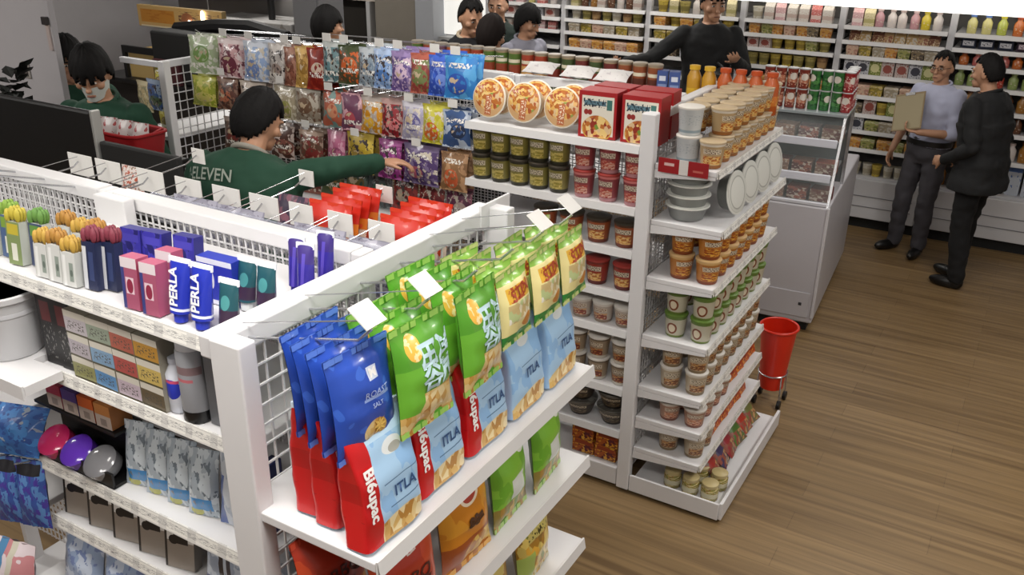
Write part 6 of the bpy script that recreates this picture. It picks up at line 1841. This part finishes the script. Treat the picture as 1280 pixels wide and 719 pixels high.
p9, k9 = person('person in a dark green apron facing the viewer between two dark heads', (-4.26, 6.95, 0), 18, 1.83, head_rot=(10, 0), top=mat('dark_apron_cloth', '#10201a', .85), bottom=BLK2, voxel=.008, hair=dict(fringe=.08, low=-.05, puff=1.07))
p10, k10 = person('dark haired person in a grey pink shirt beside the cooler post', (-3.82, 6.58, 0), 75, 1.76, lean=6, head_rot=(14, 10), top=GREYS, bottom=BLK2, voxel=.008, hair=dict(fringe=.03, low=-.09, puff=1.16))
p11, k11 = person('person in black with a dark camera behind the orange bottles', (-2.42, 7.22, 0), 30, 1.95, lean=4, head_rot=(8, 10),
    arms={'l': ((.26, -.08, 1.14), (.14, -.3, 1.24), (-.3, -1, .2), (-.6, 0, 1), .6), 'r': ((-.42, -.08, 1.2), (-.6, -.2, 1.2), (-.8, -1, .1), (.2, 0, 1), .6)},
    top=BLK, bottom=BLK2, voxel=.007, hair=dict(fringe=.05, low=-.06, puff=1.1))
M11 = Matrix.Translation((-2.42, 7.22, 0)) @ Matrix.Rotation(R(30), 4, 'Z')
O = M11 @ Vector((0.02, -.47, 1.26))
cam_ = root('video_camera', 'black video camera held by the person in black', 'camera', O, R(30))
part('camera_body', MB().box(-.06, .06, -.12, .16, 0, .1), BLACK, cam_, bevel=.012)
part('lens', MB().tube([(0, -.12, .05), (0, -.2, .05), (0, -.215, .05)], .034, 14, radii=[.03, .034, .038]), BLACK, cam_, 40)
part('handle', MB().tube([(0, -.08, .1), (0, -.07, .14), (0, .1, .14), (0, .12, .1)], .01, 8), BLACK, cam_, 40)
# ------------------------------------------------------------------ lamps and camera
PANEL = mat('ceiling_lamp_panel', '#fff9ee', .4, emit=3.0)
def lamp(x, y, sx, sy, power, on=True):
    l = bpy.data.lights.new('unseen_ceiling_lamp', 'AREA')
    l.shape = 'RECTANGLE'
    l.size, l.size_y = sx, sy
    l.energy = power
    l.color = (1.0, .97, .93)
    o = bpy.data.objects.new('unseen_ceiling_lamp', l)
    COL.objects.link(o)
    o.location = (x, y, ZC - .05)
    f = put('trim_unseen_ceiling_lamp', MB().box(x - sx / 2, x + sx / 2, y - sy / 2, y + sy / 2, ZC - .035, ZC - .001).mesh('trim_unseen_ceiling_lamp', PANEL))
    tag(f, kind='structure')
lamp(-.75, .7, 1.2, .4, 36)
lamp(-2.6, .6, 1.2, .4, 19)
lamp(.9, 3.2, .4, 1.2, 46)
lamp(-1.7, -1.0, 1.2, .4, 28)  # added fill, out of view, brightens the hygiene shelf fronts
lamp(.9, .6, .4, 1.2, 20)  # added fill, out of view, for the +x faces of the chip rack
lamp(-1.9, 2.9, 1.2, .3, 22)
lamp(-.2, 5.4, 1.2, .4, 22)
lamp(-3.6, 4.9, 1.2, .4, 26)
lamp(-6.2, 4.2, 1.2, .4, 34)
lamp(-5.2, 1.2, 1.2, .4, 42)  # added, out of view, only to brighten the partition's near face
lamp(-7.3, 6.6, 1.2, .4, 30)
lamp(-3.6, 7.0, 1.2, .3, 25)
w = bpy.data.worlds.new('world')
SC.world = w
w.use_nodes = True
w.node_tree.nodes['Background'].inputs[0].default_value = (.5, .5, .52, 1)
w.node_tree.nodes['Background'].inputs[1].default_value = .3
cam = bpy.data.cameras.new('camera')
co = bpy.data.objects.new('camera', cam)
COL.objects.link(co)
yaw, pitch, roll = -.5312, .40477, .01346
d = Vector((math.sin(yaw) * math.cos(pitch), math.cos(yaw) * math.cos(pitch), -math.sin(pitch)))
r0 = Vector((math.cos(yaw), -math.sin(yaw), 0))
u0 = r0.cross(d)
r_ = r0 * math.cos(roll) + u0 * math.sin(roll)
u_ = u0 * math.cos(roll) - r0 * math.sin(roll)
co.matrix_world = Matrix(((r_.x, u_.x, -d.x, 0), (r_.y, u_.y, -d.y, 0), (r_.z, u_.z, -d.z, 2.5), (0, 0, 0, 1)))
cam.sensor_width = 36
cam.lens = 36 * 1108.7 / 1280
cam.clip_start = .05
SC.camera = co
SC.view_settings.view_transform = 'Standard'
SC.view_settings.look = 'None'
SC.view_settings.gamma = 1
SC.view_settings.exposure = -0.14
SC.view_settings.use_curve_mapping = False
# ------------------------------------------------------------------ repeats share a group phrase
import re, collections
def plural(w):
    return w + ('es' if w.endswith(('x', 'ch', 's')) else 's')
def phrase(o):
    l = o['label']
    m = re.search(r'in the (top|second|third) hanging row', l)
    if m:
        return 'snack bags in the %s hanging row' % m.group(1)
    if 'on the shelf beneath' in l:
        return 'bags on the shelf beneath the hanging rows'
    if 'in the bottom tray' in l:
        return plural(o['category']) + ' in the bottom tray'
    m = re.search(r'in the (\w+) row, (.*)$', l)
    if m:
        return '%s in the %s row, %s' % (plural(o['category']), m.group(1), m.group(2))
    h = l.split(',')[0].split()
    cut = next((i for i, w in enumerate(h) if w in ('in', 'on', 'beside', 'behind', 'with', 'against', 'standing', 'lying', 'hanging', 'before', 'under', 'inside', 'stacked', 'tilted', 'low', 'set', 'wedged', 'right')), len(h))
    h = h[:cut] or h
    return ' '.join(h[:-1] + [plural(h[-1])])
todo = [o for o in COL.objects if o.parent is None and 'category' in o and 'group' not in o and o['category'] != 'person']
by = collections.defaultdict(list)
for o in todo:
    by[phrase(o)].append(o)
rest = collections.defaultdict(list)
for k, v in by.items():
    if len(v) > 1:
        for o in v:
            o['group'] = k
    else:
        rest[v[0].name.split('.')[0]].append(v[0])
for k, v in rest.items():
    if len(v) > 1:
        for o in v:
            o['group'] = plural(k.replace('_', ' '))
